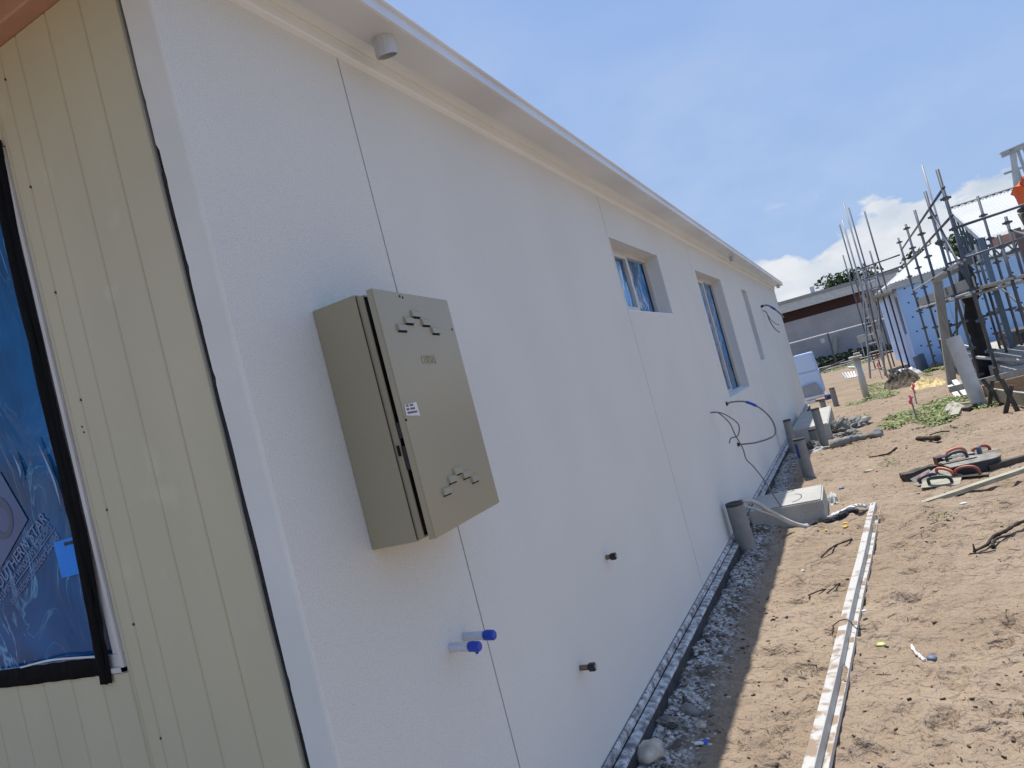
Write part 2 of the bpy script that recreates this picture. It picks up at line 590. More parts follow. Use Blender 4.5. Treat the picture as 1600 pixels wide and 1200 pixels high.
def hexa(bm, pts):
    """8 points: bottom ring 0-3, top ring 4-7"""
    v = [bm.verts.new(p) for p in pts]
    for f in ((3, 2, 1, 0), (4, 5, 6, 7), (0, 1, 5, 4), (1, 2, 6, 5), (2, 3, 7, 6), (3, 0, 4, 7)):
        bm.faces.new([v[i] for i in f])
    return v


def bar(bm, a, b, w, h, up=(0, 0, 1)):
    """rectangular bar from a to b, width w (sideways), height h (along up)"""
    a, b, up = Vector(a), Vector(b), Vector(up)
    d = (b - a).normalized()
    if abs(d.dot(up)) > 0.97:
        up = Vector((0, 1, 0))
    s = d.cross(up).normalized()
    u = s.cross(d).normalized()
    s, u = s * w / 2, u * h / 2
    hexa(bm, [a - s - u, a + s - u, a + s + u, a - s + u, b - s - u, b + s - u, b + s + u, b - s + u])
    return bm


def smooth_pts(pts, n=6):
    pts = [Vector(p) for p in pts]
    if len(pts) < 3:
        return pts
    out = []
    q = [pts[0] * 2 - pts[1]] + pts + [pts[-1] * 2 - pts[-2]]
    for i in range(1, len(q) - 2):
        p0, p1, p2, p3 = q[i - 1], q[i], q[i + 1], q[i + 2]
        for k in range(n):
            t = k / n
            out.append(0.5 * ((2 * p1) + (-p0 + p2) * t + (2 * p0 - 5 * p1 + 4 * p2 - p3) * t * t + (-p0 + 3 * p1 - 3 * p2 + p3) * t ** 3))
    out.append(pts[-1])
    return out


def tube(bm, pts, r, n=10, caps=True, jitter=0.0):
    pts = [Vector(p) for p in pts]
    rs = r if isinstance(r, (list, tuple)) else [r] * len(pts)
    rings = []
    prev = None
    for i, p in enumerate(pts):
        d = (pts[min(i + 1, len(pts) - 1)] - pts[max(i - 1, 0)]).normalized()
        if prev is None:
            ref = Vector((0, 0, 1)) if abs(d.z) < 0.9 else Vector((1, 0, 0))
            s = d.cross(ref).normalized()
        else:
            s = (prev - d * prev.dot(d)).normalized()
        prev = s
        u = d.cross(s)
        ring = []
        for k in range(n):
            a = 2 * math.pi * k / n
            rr = rs[i] * (1 + random.uniform(-jitter, jitter))
            ring.append(bm.verts.new(p + (s * math.cos(a) + u * math.sin(a)) * rr))
        rings.append(ring)
    for i in range(len(rings) - 1):
        for k in range(n):
            bm.faces.new((rings[i][k], rings[i][(k + 1) % n], rings[i + 1][(k + 1) % n], rings[i + 1][k]))
    if caps:
        bm.faces.new(rings[0][::-1])
        bm.faces.new(rings[-1])
    return bm


def open_pipe(bm, a, b, r, wall=0.006, n=24):
    """hollow pipe from a (buried) to b (open end)"""
    a, b = Vector(a), Vector(b)
    d = (b - a).normalized()
    tube(bm, [a, b], r, n, caps=False)
    tube(bm, [b - d * 0.12, b], r - wall, n, caps=False)
    # rim + inner floor
    bm.verts.ensure_lookup_table()
    vs_ = list(bm.verts)
    outer = vs_[-4 * n + n:-4 * n + 2 * n]
    inner = vs_[-n:]
    floor = vs_[-2 * n:-n]
    for k in range(n):
        bm.faces.new((outer[k], outer[(k + 1) % n], inner[(k + 1) % n], inner[k]))
    bm.faces.new(floor)
    return bm


def prism(bm, prof, a, b, axis='y', closed=True):
    """profile of 2d points extruded along y (profile in x,z) or x (profile in y,z)"""
    def pt(p, t):
        return Vector((p[0], t, p[1])) if axis == 'y' else Vector((t, p[0], p[1]))
    A = [bm.verts.new(pt(p, a)) for p in prof]
    Bv = [bm.verts.new(pt(p, b)) for p in prof]
    n = len(prof)
    for i in range(n if closed else n - 1):
        j = (i + 1) % n
        bm.faces.new((A[i], A[j], Bv[j], Bv[i]))
    if closed:
        bm.faces.new(A[::-1])
        bm.faces.new(Bv)
    return bm


def rock(bm, c, r, sx=1, sy=1, sz=0.7, rough=0.25, sub=2, seed=0):
    rr = random.Random(seed)
    if sub >= 3:
        rough *= 1.7
    ret = bmesh.ops.create_icosphere(bm, subdivisions=sub, radius=1.0)
    ph = [(Vector((rr.uniform(-1, 1), rr.uniform(-1, 1), rr.uniform(-1, 1))), rr.uniform(1.5, 4), rr.uniform(0, 6)) for _ in range(5)]
    for v in ret['verts']:
        k = 1 + sum(rough / 3 * math.sin(v.co.dot(d) * f + o) for d, f, o in ph) + rr.uniform(-rough, rough) * 0.3
        v.co = Vector((c[0] + v.co.x * r * sx * k, c[1] + v.co.y * r * sy * k, c[2] + v.co.z * r * sz * k))
    return bm


def text_mesh(bm, body, size, origin, ux, uz, extrude=0.0, align='LEFT', shear=0.0, sx=1.0, bold=0.0, space=1.0):
    """flat lettering: local x along ux, local y along uz; extruded along ux x uz"""
    cu = bpy.data.curves.new('lettering', 'FONT')
    cu.body = body
    cu.size = size
    cu.align_x = align
    cu.extrude = extrude
    cu.shear = shear
    cu.offset = bold
    cu.space_character = space
    o = bpy.data.objects.new('lettering', cu)
    COL.objects.link(o)
    dg = bpy.context.evaluated_depsgraph_get()
    me = bpy.data.meshes.new_from_object(o.evaluated_get(dg))
    bpy.data.objects.remove(o)
    ux, uz = Vector(ux).normalized(), Vector(uz).normalized()
    un = ux.cross(uz)
    org = Vector(origin)
    base = len(bm.verts)
    vv = [bm.verts.new(org + ux * v.co.x * sx + uz * v.co.y + un * v.co.z) for v in me.vertices]
    for p in me.polygons:
        try:
            bm.faces.new([vv[i] for i in p.vertices])
        except ValueError:
            pass
    bpy.data.meshes.remove(me)
    return bm


# ------------------------------------------------------------------ ground shape
def _hash(ix, iy, s):
    h = (ix * 374761393 + iy * 668265263 + s * 1442695041) & 0xFFFFFFFF
    h = ((h ^ (h >> 13)) * 1274126177) & 0xFFFFFFFF
    return ((h ^ (h >> 16)) & 0xFFFF) / 65535.0


def vnoise(x, y, s):
    x = np.asarray(x, float)
    y = np.asarray(y, float)
    ix, iy = np.floor(x).astype(np.int64), np.floor(y).astype(np.int64)
    fx, fy = x - ix, y - iy
    fx, fy = fx * fx * (3 - 2 * fx), fy * fy * (3 - 2 * fy)
    a, b = _hash(ix, iy, s), _hash(ix + 1, iy, s)
    c, d = _hash(ix, iy + 1, s), _hash(ix + 1, iy + 1, s)
    return (a * (1 - fx) + b * fx) * (1 - fy) + (c * (1 - fx) + d * fx) * fy - 0.5


prints = []
for _ in range(520):
    prints.append((rng.uniform(0.42, 4.2), 2.0 + 11 * rng.uniform() ** 1.5, rng.uniform(0, math.pi), rng.uniform(0.03, 0.085), rng.uniform(0.05, 0.15),
                   rng.uniform(0.010, 0.030)))


def gbase(y):
    return -0.15 - 0.0143 * np.maximum(0, np.asarray(y, float) - 10)


def ground_z(x, y):
    x = np.asarray(x, float)
    y = np.asarray(y, float)
    z = gbase(y)
    near = np.clip((60 - np.hypot(x, y)) / 30, 0, 1)
    z = z + near * (0.030 * vnoise(x * 1.1, y * 1.1, 1) + 0.020 * vnoise(x * 3.3, y * 3.3, 2) + 0.018 * vnoise(x * 8, y * 8, 3)
                    + 0.013 * vnoise(x * 19, y * 19, 4) + 0.008 * vnoise(x * 41, y * 41, 5))
    d = np.zeros_like(z)
    for px, py, a, ra, rb, dep in prints:
        sel = np.nonzero((np.abs(x - px) < 0.5) & (np.abs(y - py) < 0.5))
        dx, dy = x[sel] - px, y[sel] - py
        u = (dx * math.cos(a) + dy * math.sin(a)) / rb
        v = (-dx * math.sin(a) + dy * math.cos(a)) / ra
        q = u * u + v * v
        d[sel] += dep * (-1.25 * np.exp(-q * 1.2) + 0.75 * np.exp(-(np.sqrt(q) - 1.35) ** 2 * 7))
    z = z + d * near
    # rubble lies a little higher and rougher against the footing
    w = np.clip((0.34 - x) / 0.2, 0, 1) * np.clip((14 - y), 0, 1)
    z = z + w * (0.055 + 0.035 * vnoise(x * 14, y * 14, 8) + 0.022 * vnoise(x * 33, y * 33, 9))
    return z


gx = np.concatenate([[-400, -150, -60, -25, -10, -4, -1.5, -0.5, -0.15], np.linspace(0.0, 2.6, 190), np.linspace(2.62, 4.6, 60),
                     np.geomspace(4.7, 400, 40)])
ys = [2.0]
while ys[-1] < 45:
    ys.append(ys[-1] + max(0.012, 0.0062 * ys[-1]))
gy = np.concatenate([[-400, -150, -60, -25, -10, -5, -2, 0, 0.8, 1.4, 1.8], np.array(ys), np.geomspace(46, 600, 18)])
GX, GY = np.meshgrid(gx, gy)
GZ = ground_z(GX, GY)
nx, ny = len(gx), len(gy)


def gz(x, y):
    """height of the sand sheet (bilinear look-up)"""
    i = min(max(int(np.searchsorted(gx, x)) - 1, 0), nx - 2)
    j = min(max(int(np.searchsorted(gy, y)) - 1, 0), ny - 2)
    u = (x - gx[i]) / (gx[i + 1] - gx[i])
    v = (y - gy[j]) / (gy[j + 1] - gy[j])
    return float((GZ[j, i] * (1 - u) + GZ[j, i + 1] * u) * (1 - v) + (GZ[j + 1, i] * (1 - u) + GZ[j + 1, i + 1] * u) * v)


gverts = np.stack([GX.ravel(), GY.ravel(), GZ.ravel()], 1)
ii = (np.arange(ny - 1)[:, None] * nx + np.arange(nx - 1)[None, :]).ravel()
gfaces = np.stack([ii, ii + 1, ii + nx + 1, ii + nx], 1)
gm = bpy.data.meshes.new('ground')
gm.vertices.add(len(gverts))
gm.vertices.foreach_set('co', gverts.ravel())
gm.loops.add(gfaces.size)
gm.loops.foreach_set('vertex_index', gfaces.ravel().astype(np.int32))
gm.polygons.add(len(gfaces))
gm.polygons.foreach_set('loop_start', (np.arange(len(gfaces)) * 4).astype(np.int32))
gm.polygons.foreach_set('loop_total', np.full(len(gfaces), 4, np.int32))
gm.polygons.foreach_set('use_smooth', np.ones(len(gfaces), bool))
gm.update(calc_edges=True)
gm.materials.append(SAND)
ground = bpy.data.objects.new('ground', gm)
reg(ground, None, (0, 0, 0))
tagit(ground, 'bare sandy ground with footprints and scattered bits', kind='structure')

# ------------------------------------------------------------------ the rendered house
HY0, HY1 = 1.2, 16.9
WT = 2.585                                   # top of the visible render
house = thing('house', 'long white rendered house with cream board front, foreground', 'house', (0, HY0, 0))


def wall_sheet(y0, y1, z0, z1, hole=None, depth=0.11, corner=0.0):
    """rendered wall face at x = 0 with one rectangular opening and its reveals"""
    bm = B()
    yc, zc = [y0, y1], [z0, z1]
    if hole:
        yc += [hole[0], hole[1]]
        zc += [hole[2], hole[3]]
    yc, zc = sorted(set(yc)), sorted(set(zc))
    V = {}

    def v(x, y, z):
        k = (round(x, 5), round(y, 5), round(z, 5))
        if k not in V:
            V[k] = bm.verts.new((x, y, z))
        return V[k]
    for i in range(len(yc) - 1):
        for j in range(len(zc) - 1):
            a, b, c, d = yc[i], yc[i + 1], zc[j], zc[j + 1]
            if hole and a >= hole[0] - 1e-6 and b <= hole[1] + 1e-6 and c >= hole[2] - 1e-6 and d <= hole[3] + 1e-6:
                continue
            bm.faces.new((v(0, a, c), v(0, b, c), v(0, b, d), v(0, a, d)))
    ends = [((y0, z0), (y0, z1)), ((y1, z1), (y1, z0)), ((y0, z1), (y1, z1)), ((y1, z0), (y0, z0))]
    for (a, c), (b, d) in ends:
        ring = [(a, c)]
        ring += sorted([(y, z) for y in yc for z in zc if (y, z) != (a, c) and (y, z) != (b, d) and
                        min(a, b) <= y <= max(a, b) and min(c, d) <= z <= max(c, d)], key=lambda q: abs(q[0] - a) + abs(q[1] - c))
        ring += [(b, d)]
        for p, q in zip(ring[:-1], ring[1:]):
            mid = ((p[0] + q[0]) / 2, (p[1] + q[1]) / 2)
            if hole and hole[0] <= mid[0] <= hole[1] and hole[2] <= mid[1] <= hole[3]:
                continue
            bm.faces.new((v(0, *p), v(0, *q), v(-0.03, *q), v(-0.03, *p)))
    if hole:
        h = [(hole[0], hole[2]), (hole[1], hole[2]), (hole[1], hole[3]), (hole[0], hole[3])]
        for k in range(4):
            p, q = h[k], h[(k + 1) % 4]
            bm.faces.new((v(0, *p), v(0, *q), v(-depth, *q), v(-depth, *p)))
    return bm


JG = 0.0035
panels = [
    (HY0 + 0.008, 1.908 - JG, None),
    (1.908 + JG, 4.525 - JG, None),
    (4.525 + JG, 7.29 - JG * 0.6, (4.545, 5.84, 1.815, 2.31)),
    (7.29 + JG * 0.6, 10.2, (7.43, 9.03, 0.97, 2.31)),
    (10.2, HY1, (10.88, 11.44, 1.215, 2.29)),
]
for a, b, h in panels:
    mk('render_panel', wall_sheet(a, b, 0.0, WT + 0.03, h), RENDER, house)
for yj in (1.908, 4.525, 7.29):
    mk('joint_sealant', box(B(), -0.028, -0.010, yj - 0.008, yj + 0.008, -0.01, WT + 0.02), SEALANT, house)

# corner return facing the street, ragged edge against the boards
bm = B()
zz = np.linspace(0.0, 2.62, 150)
edge = []
for i, z in enumerate(zz):
    e = -0.0845 - (0.007 if z > 2.15 else 0) + 0.004 * float(vnoise(z * 9, 3.3, 21)) + 0.006 * max(0, float(vnoise(z * 3.1, 7.7, 22))) * (1 if z < 2.1 else .4)
    e += 0.010 * max(0.0, float(vnoise(z * 30, 2.2, 23)) - 0.28) * 3
    edge.append(e)
A = [bm.verts.new((e, HY0, z)) for e, z in zip(edge, zz)]
A2 = [bm.verts.new((e, HY0 + 0.03, z)) for e, z in zip(edge, zz)]
Cc = [bm.verts.new((-0.008, HY0, z)) for z in zz]
D = [bm.verts.new((-0.0025, HY0 + 0.0025, z)) for z in zz]
E_ = [bm.verts.new((-0.0002, HY0 + 0.008, z)) for z in zz]
for i in range(len(zz) - 1):
    for P_, Q in ((A2, A), (A, Cc), (Cc, D), (D, E_)):
        bm.faces.new((P_[i], Q[i], Q[i + 1], P_[i + 1]))
mk('corner_return', bm, RENDER_S, house)
# dark foam filler in the gap beside it
bm = B()
zz = np.linspace(0.0, 2.62, 260)
L1, L2 = [], []
for z in zz:
    wv = 0.5 + float(vnoise(z * 2.3, 1.1, 31)) * 0.8 + float(vnoise(z * 21, 1.7, 32)) * 0.5
    proud = 0.002 + 0.007 * max(0, wv) * (1 if z < 2.1 else .3)
    L1.append(bm.verts.new((-0.102, HY0 + 0.012 - proud, z)))
    L2.append(bm.verts.new((-0.074 + 0.002 * wv, HY0 + 0.010 - proud * 0.4, z)))
for i in range(len(zz) - 1):
    bm.faces.new((L1[i], L2[i], L2[i + 1], L1[i + 1]))
mk('gap_filler', bm, GAPBLACK, house)

# ---- cream grooved boards of the front
BW = 0.127
FY = HY0 + 0.006
WINL, WINR, WINB, WINT = -2.05, -0.632, 0.958, 2.385
xr = -0.110


def board(x0, x1, z0, z1, groove_r=True, joint_r=False):
    bm = B()
    g = 0.0038
    prof = [(x0 + 0.0008, FY + g), (x0 + g + 0.0008, FY), (x1 - g - 0.0008, FY), (x1 - 0.0008, FY + g)]
    back = FY + 0.014
    pts = [(x0 + 0.0003, back)] + prof + [(x1 - 0.0003, back)]
    Av = [bm.verts.new((p[0], p[1], z0)) for p in pts]
    Bv_ = [bm.verts.new((p[0], p[1], z1)) for p in pts]
    for i in range(len(pts) - 1):
        bm.faces.new((Av[i], Av[i + 1], Bv_[i + 1], Bv_[i]))
    bm.faces.new(Av)
    bm.faces.new(Bv_[::-1])
    mk('siding_board', bm, SIDING, house)


edges = [xr, xr - BW, xr - 2 * BW, xr - 3 * BW, -0.5665]
e = xr - 4 * BW
while e > -2.6:
    edges.append(e)
    e -= BW
    if -1.83 < e + BW * 0.5 < -1.70:
        edges.append(-1.765)
for a, b in zip(edges[1:], edges[:-1]):
    if a >= WINR - 0.01 or b <= WINL:
        board(a, b, -0.02, 2.624)
    elif b > WINR:
        board(WINR + 0.002, b, -0.02, 2.624)
        board(a, WINR + 0.0005, -0.02, WINB)
        board(a, WINR + 0.0005, WINT, 2.624)
    else:
        board(a, b, -0.02, WINB)
        board(a, b, WINT, 2.624)
mk('siding_backing', box(B(), -2.65, -0.075, FY + 0.0138, FY + 0.03, -0.02, WINB - 0.002), DARK, house)
mk('siding_backing', box(B(), WINR + 0.004, -0.075, FY + 0.0138, FY + 0.03, WINB, 2.62), DARK, house)
bm = B()
box(bm, -0.1085, -0.1045, FY - 0.004, FY + 0.012, -0.02, 2.62, 0.001)
box(bm, -0.1035, -0.1005, FY - 0.0065, FY + 0.012, -0.02, 2.62, 0.001)
mk('edge_trim', bm, M('edge_trim_grey', (0.33, 0.32, 0.27), 0.5), house)
nail0 = M('nail_steel', (0.035, 0.033, 0.03), 0.5)
for xn in (-0.5665, -1.765):
    z = 0.20
    while z < 2.6:
        bm = B()
        c = (xn + random.uniform(-.002, .002), FY - 0.0012, z + random.uniform(-.006, .006))
        tube(bm, [(c[0], FY + 0.004, c[2]), c], [0.0036, 0.0029], 8)
        mk('nail', bm, nail0, house)
        z += 0.2925
for xn, z in ((-0.585, 1.60), (-0.583, 1.585), (-1.20, .70), (-1.23, .715), (-1.05, .62), (-0.98, 0.55), (-1.19, .66)):
    bm = B()
    tube(bm, [(xn, FY + 0.004, z), (xn, FY - 0.001, z)], [0.0036, 0.0029], 8)
    mk('nail', bm, nail0, house)

# ---- front window with protective film
win = mk('front_window', B(), ALU, house)
bm = bmesh.new()
bm.from_mesh(win.data)
off = OFF[house.name]
fw = 0.05
for bx in ((WINL, WINR, WINB, WINB + fw), (WINL, WINR, WINT - fw, WINT), (WINR - fw, WINR, WINB + fw, WINT - fw), (WINL, WINL + fw, WINB + fw, WINT - fw)):
    box(bm, bx[0], bx[1], HY0 + 0.010, HY0 + 0.07, bx[2], bx[3], 0.002)
box(bm, WINR - 0.018, WINR - 0.004, HY0 + 0.002, HY0 + 0.0095, WINB + 0.004, WINT - 0.004)
box(bm, WINL, WINR - 0.004, HY0 + 0.002, HY0 + 0.0095, WINB + 0.003, WINB + 0.016)
bmesh.ops.translate(bm, verts=bm.verts, vec=-off)
bm.to_mesh(win.data)
bm.free()
PY = HY0 + 0.022
bm = B()
nxp, nzp = 60, 60
g = [[bm.verts.new((WINL + fw + (WINR - fw - WINL - fw) * i / nxp, PY + 0.0012 * float(vnoise(i * .23, j * .17, 41)) + .0006 * float(vnoise(i * .6, j * .5, 42)),
                    WINB + fw + (WINT - WINB - 2 * fw) * j / nzp)) for i in range(nxp + 1)] for j in range(nzp + 1)]
for j in range(nzp):
    for i in range(nxp):
        bm.faces.new((g[j][i], g[j][i + 1], g[j + 1][i + 1], g[j + 1][i]))
pane = mk('film_pane', bm, FILM, win, smooth=True)
mk('window_back', box(B(), WINL, WINR, HY0 + 0.072, HY0 + 0.08, WINB, WINT), DARK, win)


def ribbon(pts, w, mat, name, parent, y=None, amp=0.004, seed=1, segs=60, thick=0.0015):
    """crinkled strip lying in the facade plane"""
    sp = smooth_pts([(p[0], 0, p[1]) for p in pts], max(2, segs // max(1, len(pts) - 1)))
    bm = B()
    rows = []
    for i, p in enumerate(sp):
        d = (sp[min(i + 1, len(sp) - 1)] - sp[max(i - 1, 0)]).normalized()
        s = Vector((-d.z, 0, d.x))
        row = []
        for k in range(6):
            t = (k / 5 - 0.5)
            ww = w * (1 + 0.25 * float(vnoise(i * .31, 0.3, seed)))
            yy = y + amp * (float(vnoise(i * .45, k * .9, seed + 1)) - 0.8) - (0.003 if 0 < k < 5 else 0)
            row.append(bm.verts.new((p.x + s.x * t * ww, yy, p.z + s.z * t * ww)))
        rows.append(row)
    for a, b in zip(rows[:-1], rows[1:]):
        for k in range(5):
            bm.faces.new((a[k], a[k + 1], b[k + 1], b[k]))
    return mk(name, bm, mat, parent, smooth=True)


ribbon([(-0.655, 2.40), (-0.672, 2.1), (-0.676, 1.8), (-0.676, 1.5), (-0.682, 1.25), (-0.700, 1.08), (-0.712, 0.94)], 0.042, TAPE, 'tape_strip', win, HY0 + 0.004, seed=51)
ribbon([(-0.683, 2.40), (-0.695, 2.1), (-0.694, 1.8), (-0.695, 1.5), (-0.700, 1.25), (-0.714, 1.08), (-0.724, 0.938)], 0.036, TAPE, 'tape_strip', win, HY0 + 0.001, seed=57)
ribbon([(-0.705, 0.983), (-0.8, 0.985), (-0.95, 0.985), (-1.1, 0.985), (-1.3, 0.985), (-2.0, 0.985)], 0.05, TAPE, 'tape_strip', win, HY0 + 0.004, seed=53)
ribbon([(-0.735, 1.010), (-0.85, 1.016), (-0.95, 1.018), (-1.08, 1.010)], 0.006, WHITEPL, 'film_edge', win, HY0 + 0.004, seed=54, amp=.001)

PT = PY - 0.0022
ang = math.atan2(0.132, 0.242)
ux = (math.cos(ang), 0, math.sin(ang))
uz = (-math.sin(ang), 0, math.cos(ang))
bm = B()
text_mesh(bm, 'SOUTHERN STAR', 0.047, (-0.838, PT, 1.393), ux, uz, align='RIGHT', bold=0.0006, sx=0.95)
text_mesh(bm, 'ALUMINIUM WINDOWS & DOORS', 0.029, (-0.826, PT, 1.368), ux, uz, align='RIGHT', sx=0.80)
text_mesh(bm, 'sswindowsanddoors.build', 0.036, (-0.803, PT, 1.337), ux, uz, align='RIGHT', sx=0.85)
a0, b0 = Vector((-1.075, PT, 1.226)), Vector((-0.815, PT, 1.366))
nrm = Vector(uz) * 0.0012
vv = [bm.verts.new(p) for p in (a0 - nrm, b0 - nrm, b0 + nrm, a0 + nrm)]
bm.faces.new(vv)
mk('film_lettering', bm, FILM_PRINT, pane)
bm = B()
vv = [bm.verts.new(p) for p in ((-1.0, PT, 1.56), (-0.925, PT, 1.409), (-1.096, PT, 1.30), (-1.30, PT, 1.36), (-1.19, PT, 1.60))]
bm.faces.new(vv)
mk('film_emblem', bm, FILM_LOGO, pane)
bm = B()
cx_, cz_ = -1.05, 1.435
ro, ri = [], []
for k in range(40):
    a = 2 * math.pi * k / 40
    ro.append(bm.verts.new((cx_ + 0.062 * math.cos(a), PT - 0.001, cz_ + 0.062 * math.sin(a))))
    ri.append(bm.verts.new((cx_ + 0.006 + 0.036 * math.cos(a), PT - 0.001, cz_ - 0.006 + 0.036 * math.sin(a))))
for k in range(40):
    bm.faces.new((ro[k], ro[(k + 1) % 40], ri[(k + 1) % 40], ri[k]))
mk('film_ring', bm, FILM_RING, pane)
bm = B()
vv = [bm.verts.new(p) for p in ((-0.833, PT - .002, 1.329), (-0.716, PT - .002, 1.332), (-0.717, PT - .002, 1.232), (-0.83, PT - .002, 1.23))]
bm.faces.new(vv)
mk('blue_paper', bm, BLUEPAPER, pane)
bm = B()
for k in range(9):
    x0 = -0.786 + k * 0.0054
    box(bm, x0, x0 + random.choice((0.0022, 0.0032, 0.0042)), PT - 0.0034, PT - 0.0026, 1.313, 1.322)
mk('paper_print', bm, INK, pane)
# torn film slivers hanging from the film
sliver = M('film_sliver', (0.01, 0.26, 0.62), 0.3)
for pts in (((-0.80, 1.62), (-0.765, 1.50), (-0.758, 1.405)), ((-0.915, 1.60), (-0.90, 1.545), (-0.91, 1.52))):
    sp = smooth_pts([(p[0], PT - 0.004, p[1]) for p in pts], 8)
    bm = B()
    n = len(sp)
    l_, r_ = [], []
    for i, p in enumerate(sp):
        w = 0.013 * math.sin(math.pi * min(1, (i + 0.3) / (n - 0.5))) ** 0.7 + 0.0005
        l_.append(bm.verts.new((p.x - w / 2, p.y, p.z)))
        r_.append(bm.verts.new((p.x + w / 2, p.y - 0.003, p.z)))
    for i in range(n - 1):
        bm.faces.new((l_[i], r_[i], r_[i + 1], l_[i + 1]))
    mk('film_sliver', bm, sliver, pane, smooth=True)

# ---- front eave: pink beam and lining
mk('eave_beam', box(B(), -3.0, -0.02, HY0 - 0.045, HY0 + 0.02, 2.626, 2.70, 0.004), PINK, house)
mk('eave_lining', box(B(), -3.0, 0.0, HY0 - 0.52, HY0 - 0.047, 2.70, 2.712), SOFFIT, house)
mk('eave_fascia', box(B(), -3.0, 0.02, HY0 - 0.56, HY0 - 0.522, 2.66, 2.80), TRIM, house)

# ---- eave mould, gutter, roof
mk('eave_mould', prism(B(), [(-0.02, 2.588), (0.002, 2.588), (0.017, 2.594), (0.020, 2.598), (0.017, 2.632), (0.0175, 2.634), (0.021, 2.6345), (0.020, 2.644), (0.030, 2.648), (0.060, 2.650), (0.060, 2.684), (-0.02, 2.684)],
                       HY0 - 0.05, HY1 + 0.06), TRIM, house)
gut = mk('gutter', prism(B(), [(0.0645, 2.645), (0.070, 2.636), (0.190, 2.632), (0.1975, 2.635), (0.1860, 2.688), (0.1945, 2.693), (0.1950, 2.702), (0.192, 2.707), (0.182, 2.706), (0.178, 2.700),
                               (0.176, 2.650), (0.076, 2.650), (0.076, 2.72), (0.0645, 2.72)], HY0 - 0.56, HY1 + 0.12), GUTTER, house)
bm = B()
y = 1.5
while y < HY1:
    vv = [bm.verts.new(p) for p in ((0.1915, y, 2.664), (0.1915, y + 0.035, 2.664), (0.1898, y + 0.035, 2.672), (0.1898, y, 2.672))]
    bm.faces.new(vv)
    y += 0.105
mk('overflow_slots', bm, M('slot_lip', (0.80, 0.80, 0.79), 0.3), gut, kind='stuff')
mk('gutter_end', box(B(), 0.066, 0.192, HY1 + 0.121, HY1 + 0.125, 2.634, 2.706), GUTTER, gut)
for yy, yaw in ((2.035, 0.0), (9.8, 0.0), (16.6, 0.0)):
    bm = B()
    open_pipe(bm, (0.122, yy - .02, 2.645), (0.118, yy - .016, 2.582), 0.037, 0.004, 14)
    for v in bm.verts:                      # sawn a little askew
        if v.co.z < 2.60:
            v.co.z += (v.co.y - yy) * 0.22
    mk('outlet_pipe', bm, PVC_OUT, gut, smooth=False)
rp_ = math.tan(math.radians(22))
bm = B()
hexa(bm, [(0.15, HY0 - 0.55, 2.715), (0.15, HY1 + 0.1, 2.715), (-5.0, HY1 + 0.1, 2.715 + 5.15 * rp_), (-5.0, HY0 - 0.55, 2.715 + 5.15 * rp_),
          (0.15, HY0 - 0.55, 2.74), (0.15, HY1 + 0.1, 2.74), (-5.0, HY1 + 0.1, 2.74 + 5.15 * rp_), (-5.0, HY0 - 0.55, 2.74 + 5.15 * rp_)])
mk('roof', bm, FARROOF, house)
bm = B()
box(bm, -10, -0.0305, HY1 - 0.1, HY1 - 0.002, -0.1, 2.66)
box(bm, -10, -9.9, HY0 + 0.1, HY1 - 0.1, -0.1, 2.66)
box(bm, -10, -0.12, HY0 + 0.09, HY0 + 0.10, -0.1, 2.66)
box(bm, -10, -0.03, HY0 + 0.1, HY1 - 0.1, 2.66, 2.68)
mk('inner_wall', bm, RENDER_S, house)
hexa_b = B()
hexa(hexa_b, [(-10.15, HY0 - 0.55, 2.715), (-5.0, HY0 - 0.55, 2.715 + 5.15 * rp_), (-5.0, HY1 + 0.1, 2.715 + 5.15 * rp_), (-10.15, HY1 + 0.1, 2.715),
              (-10.15, HY0 - 0.55, 2.74), (-5.0, HY0 - 0.55, 2.74 + 5.15 * rp_), (-5.0, HY1 + 0.1, 2.74 + 5.15 * rp_), (-10.15, HY1 + 0.1, 2.74)])
mk('roof', hexa_b, FARROOF, house)

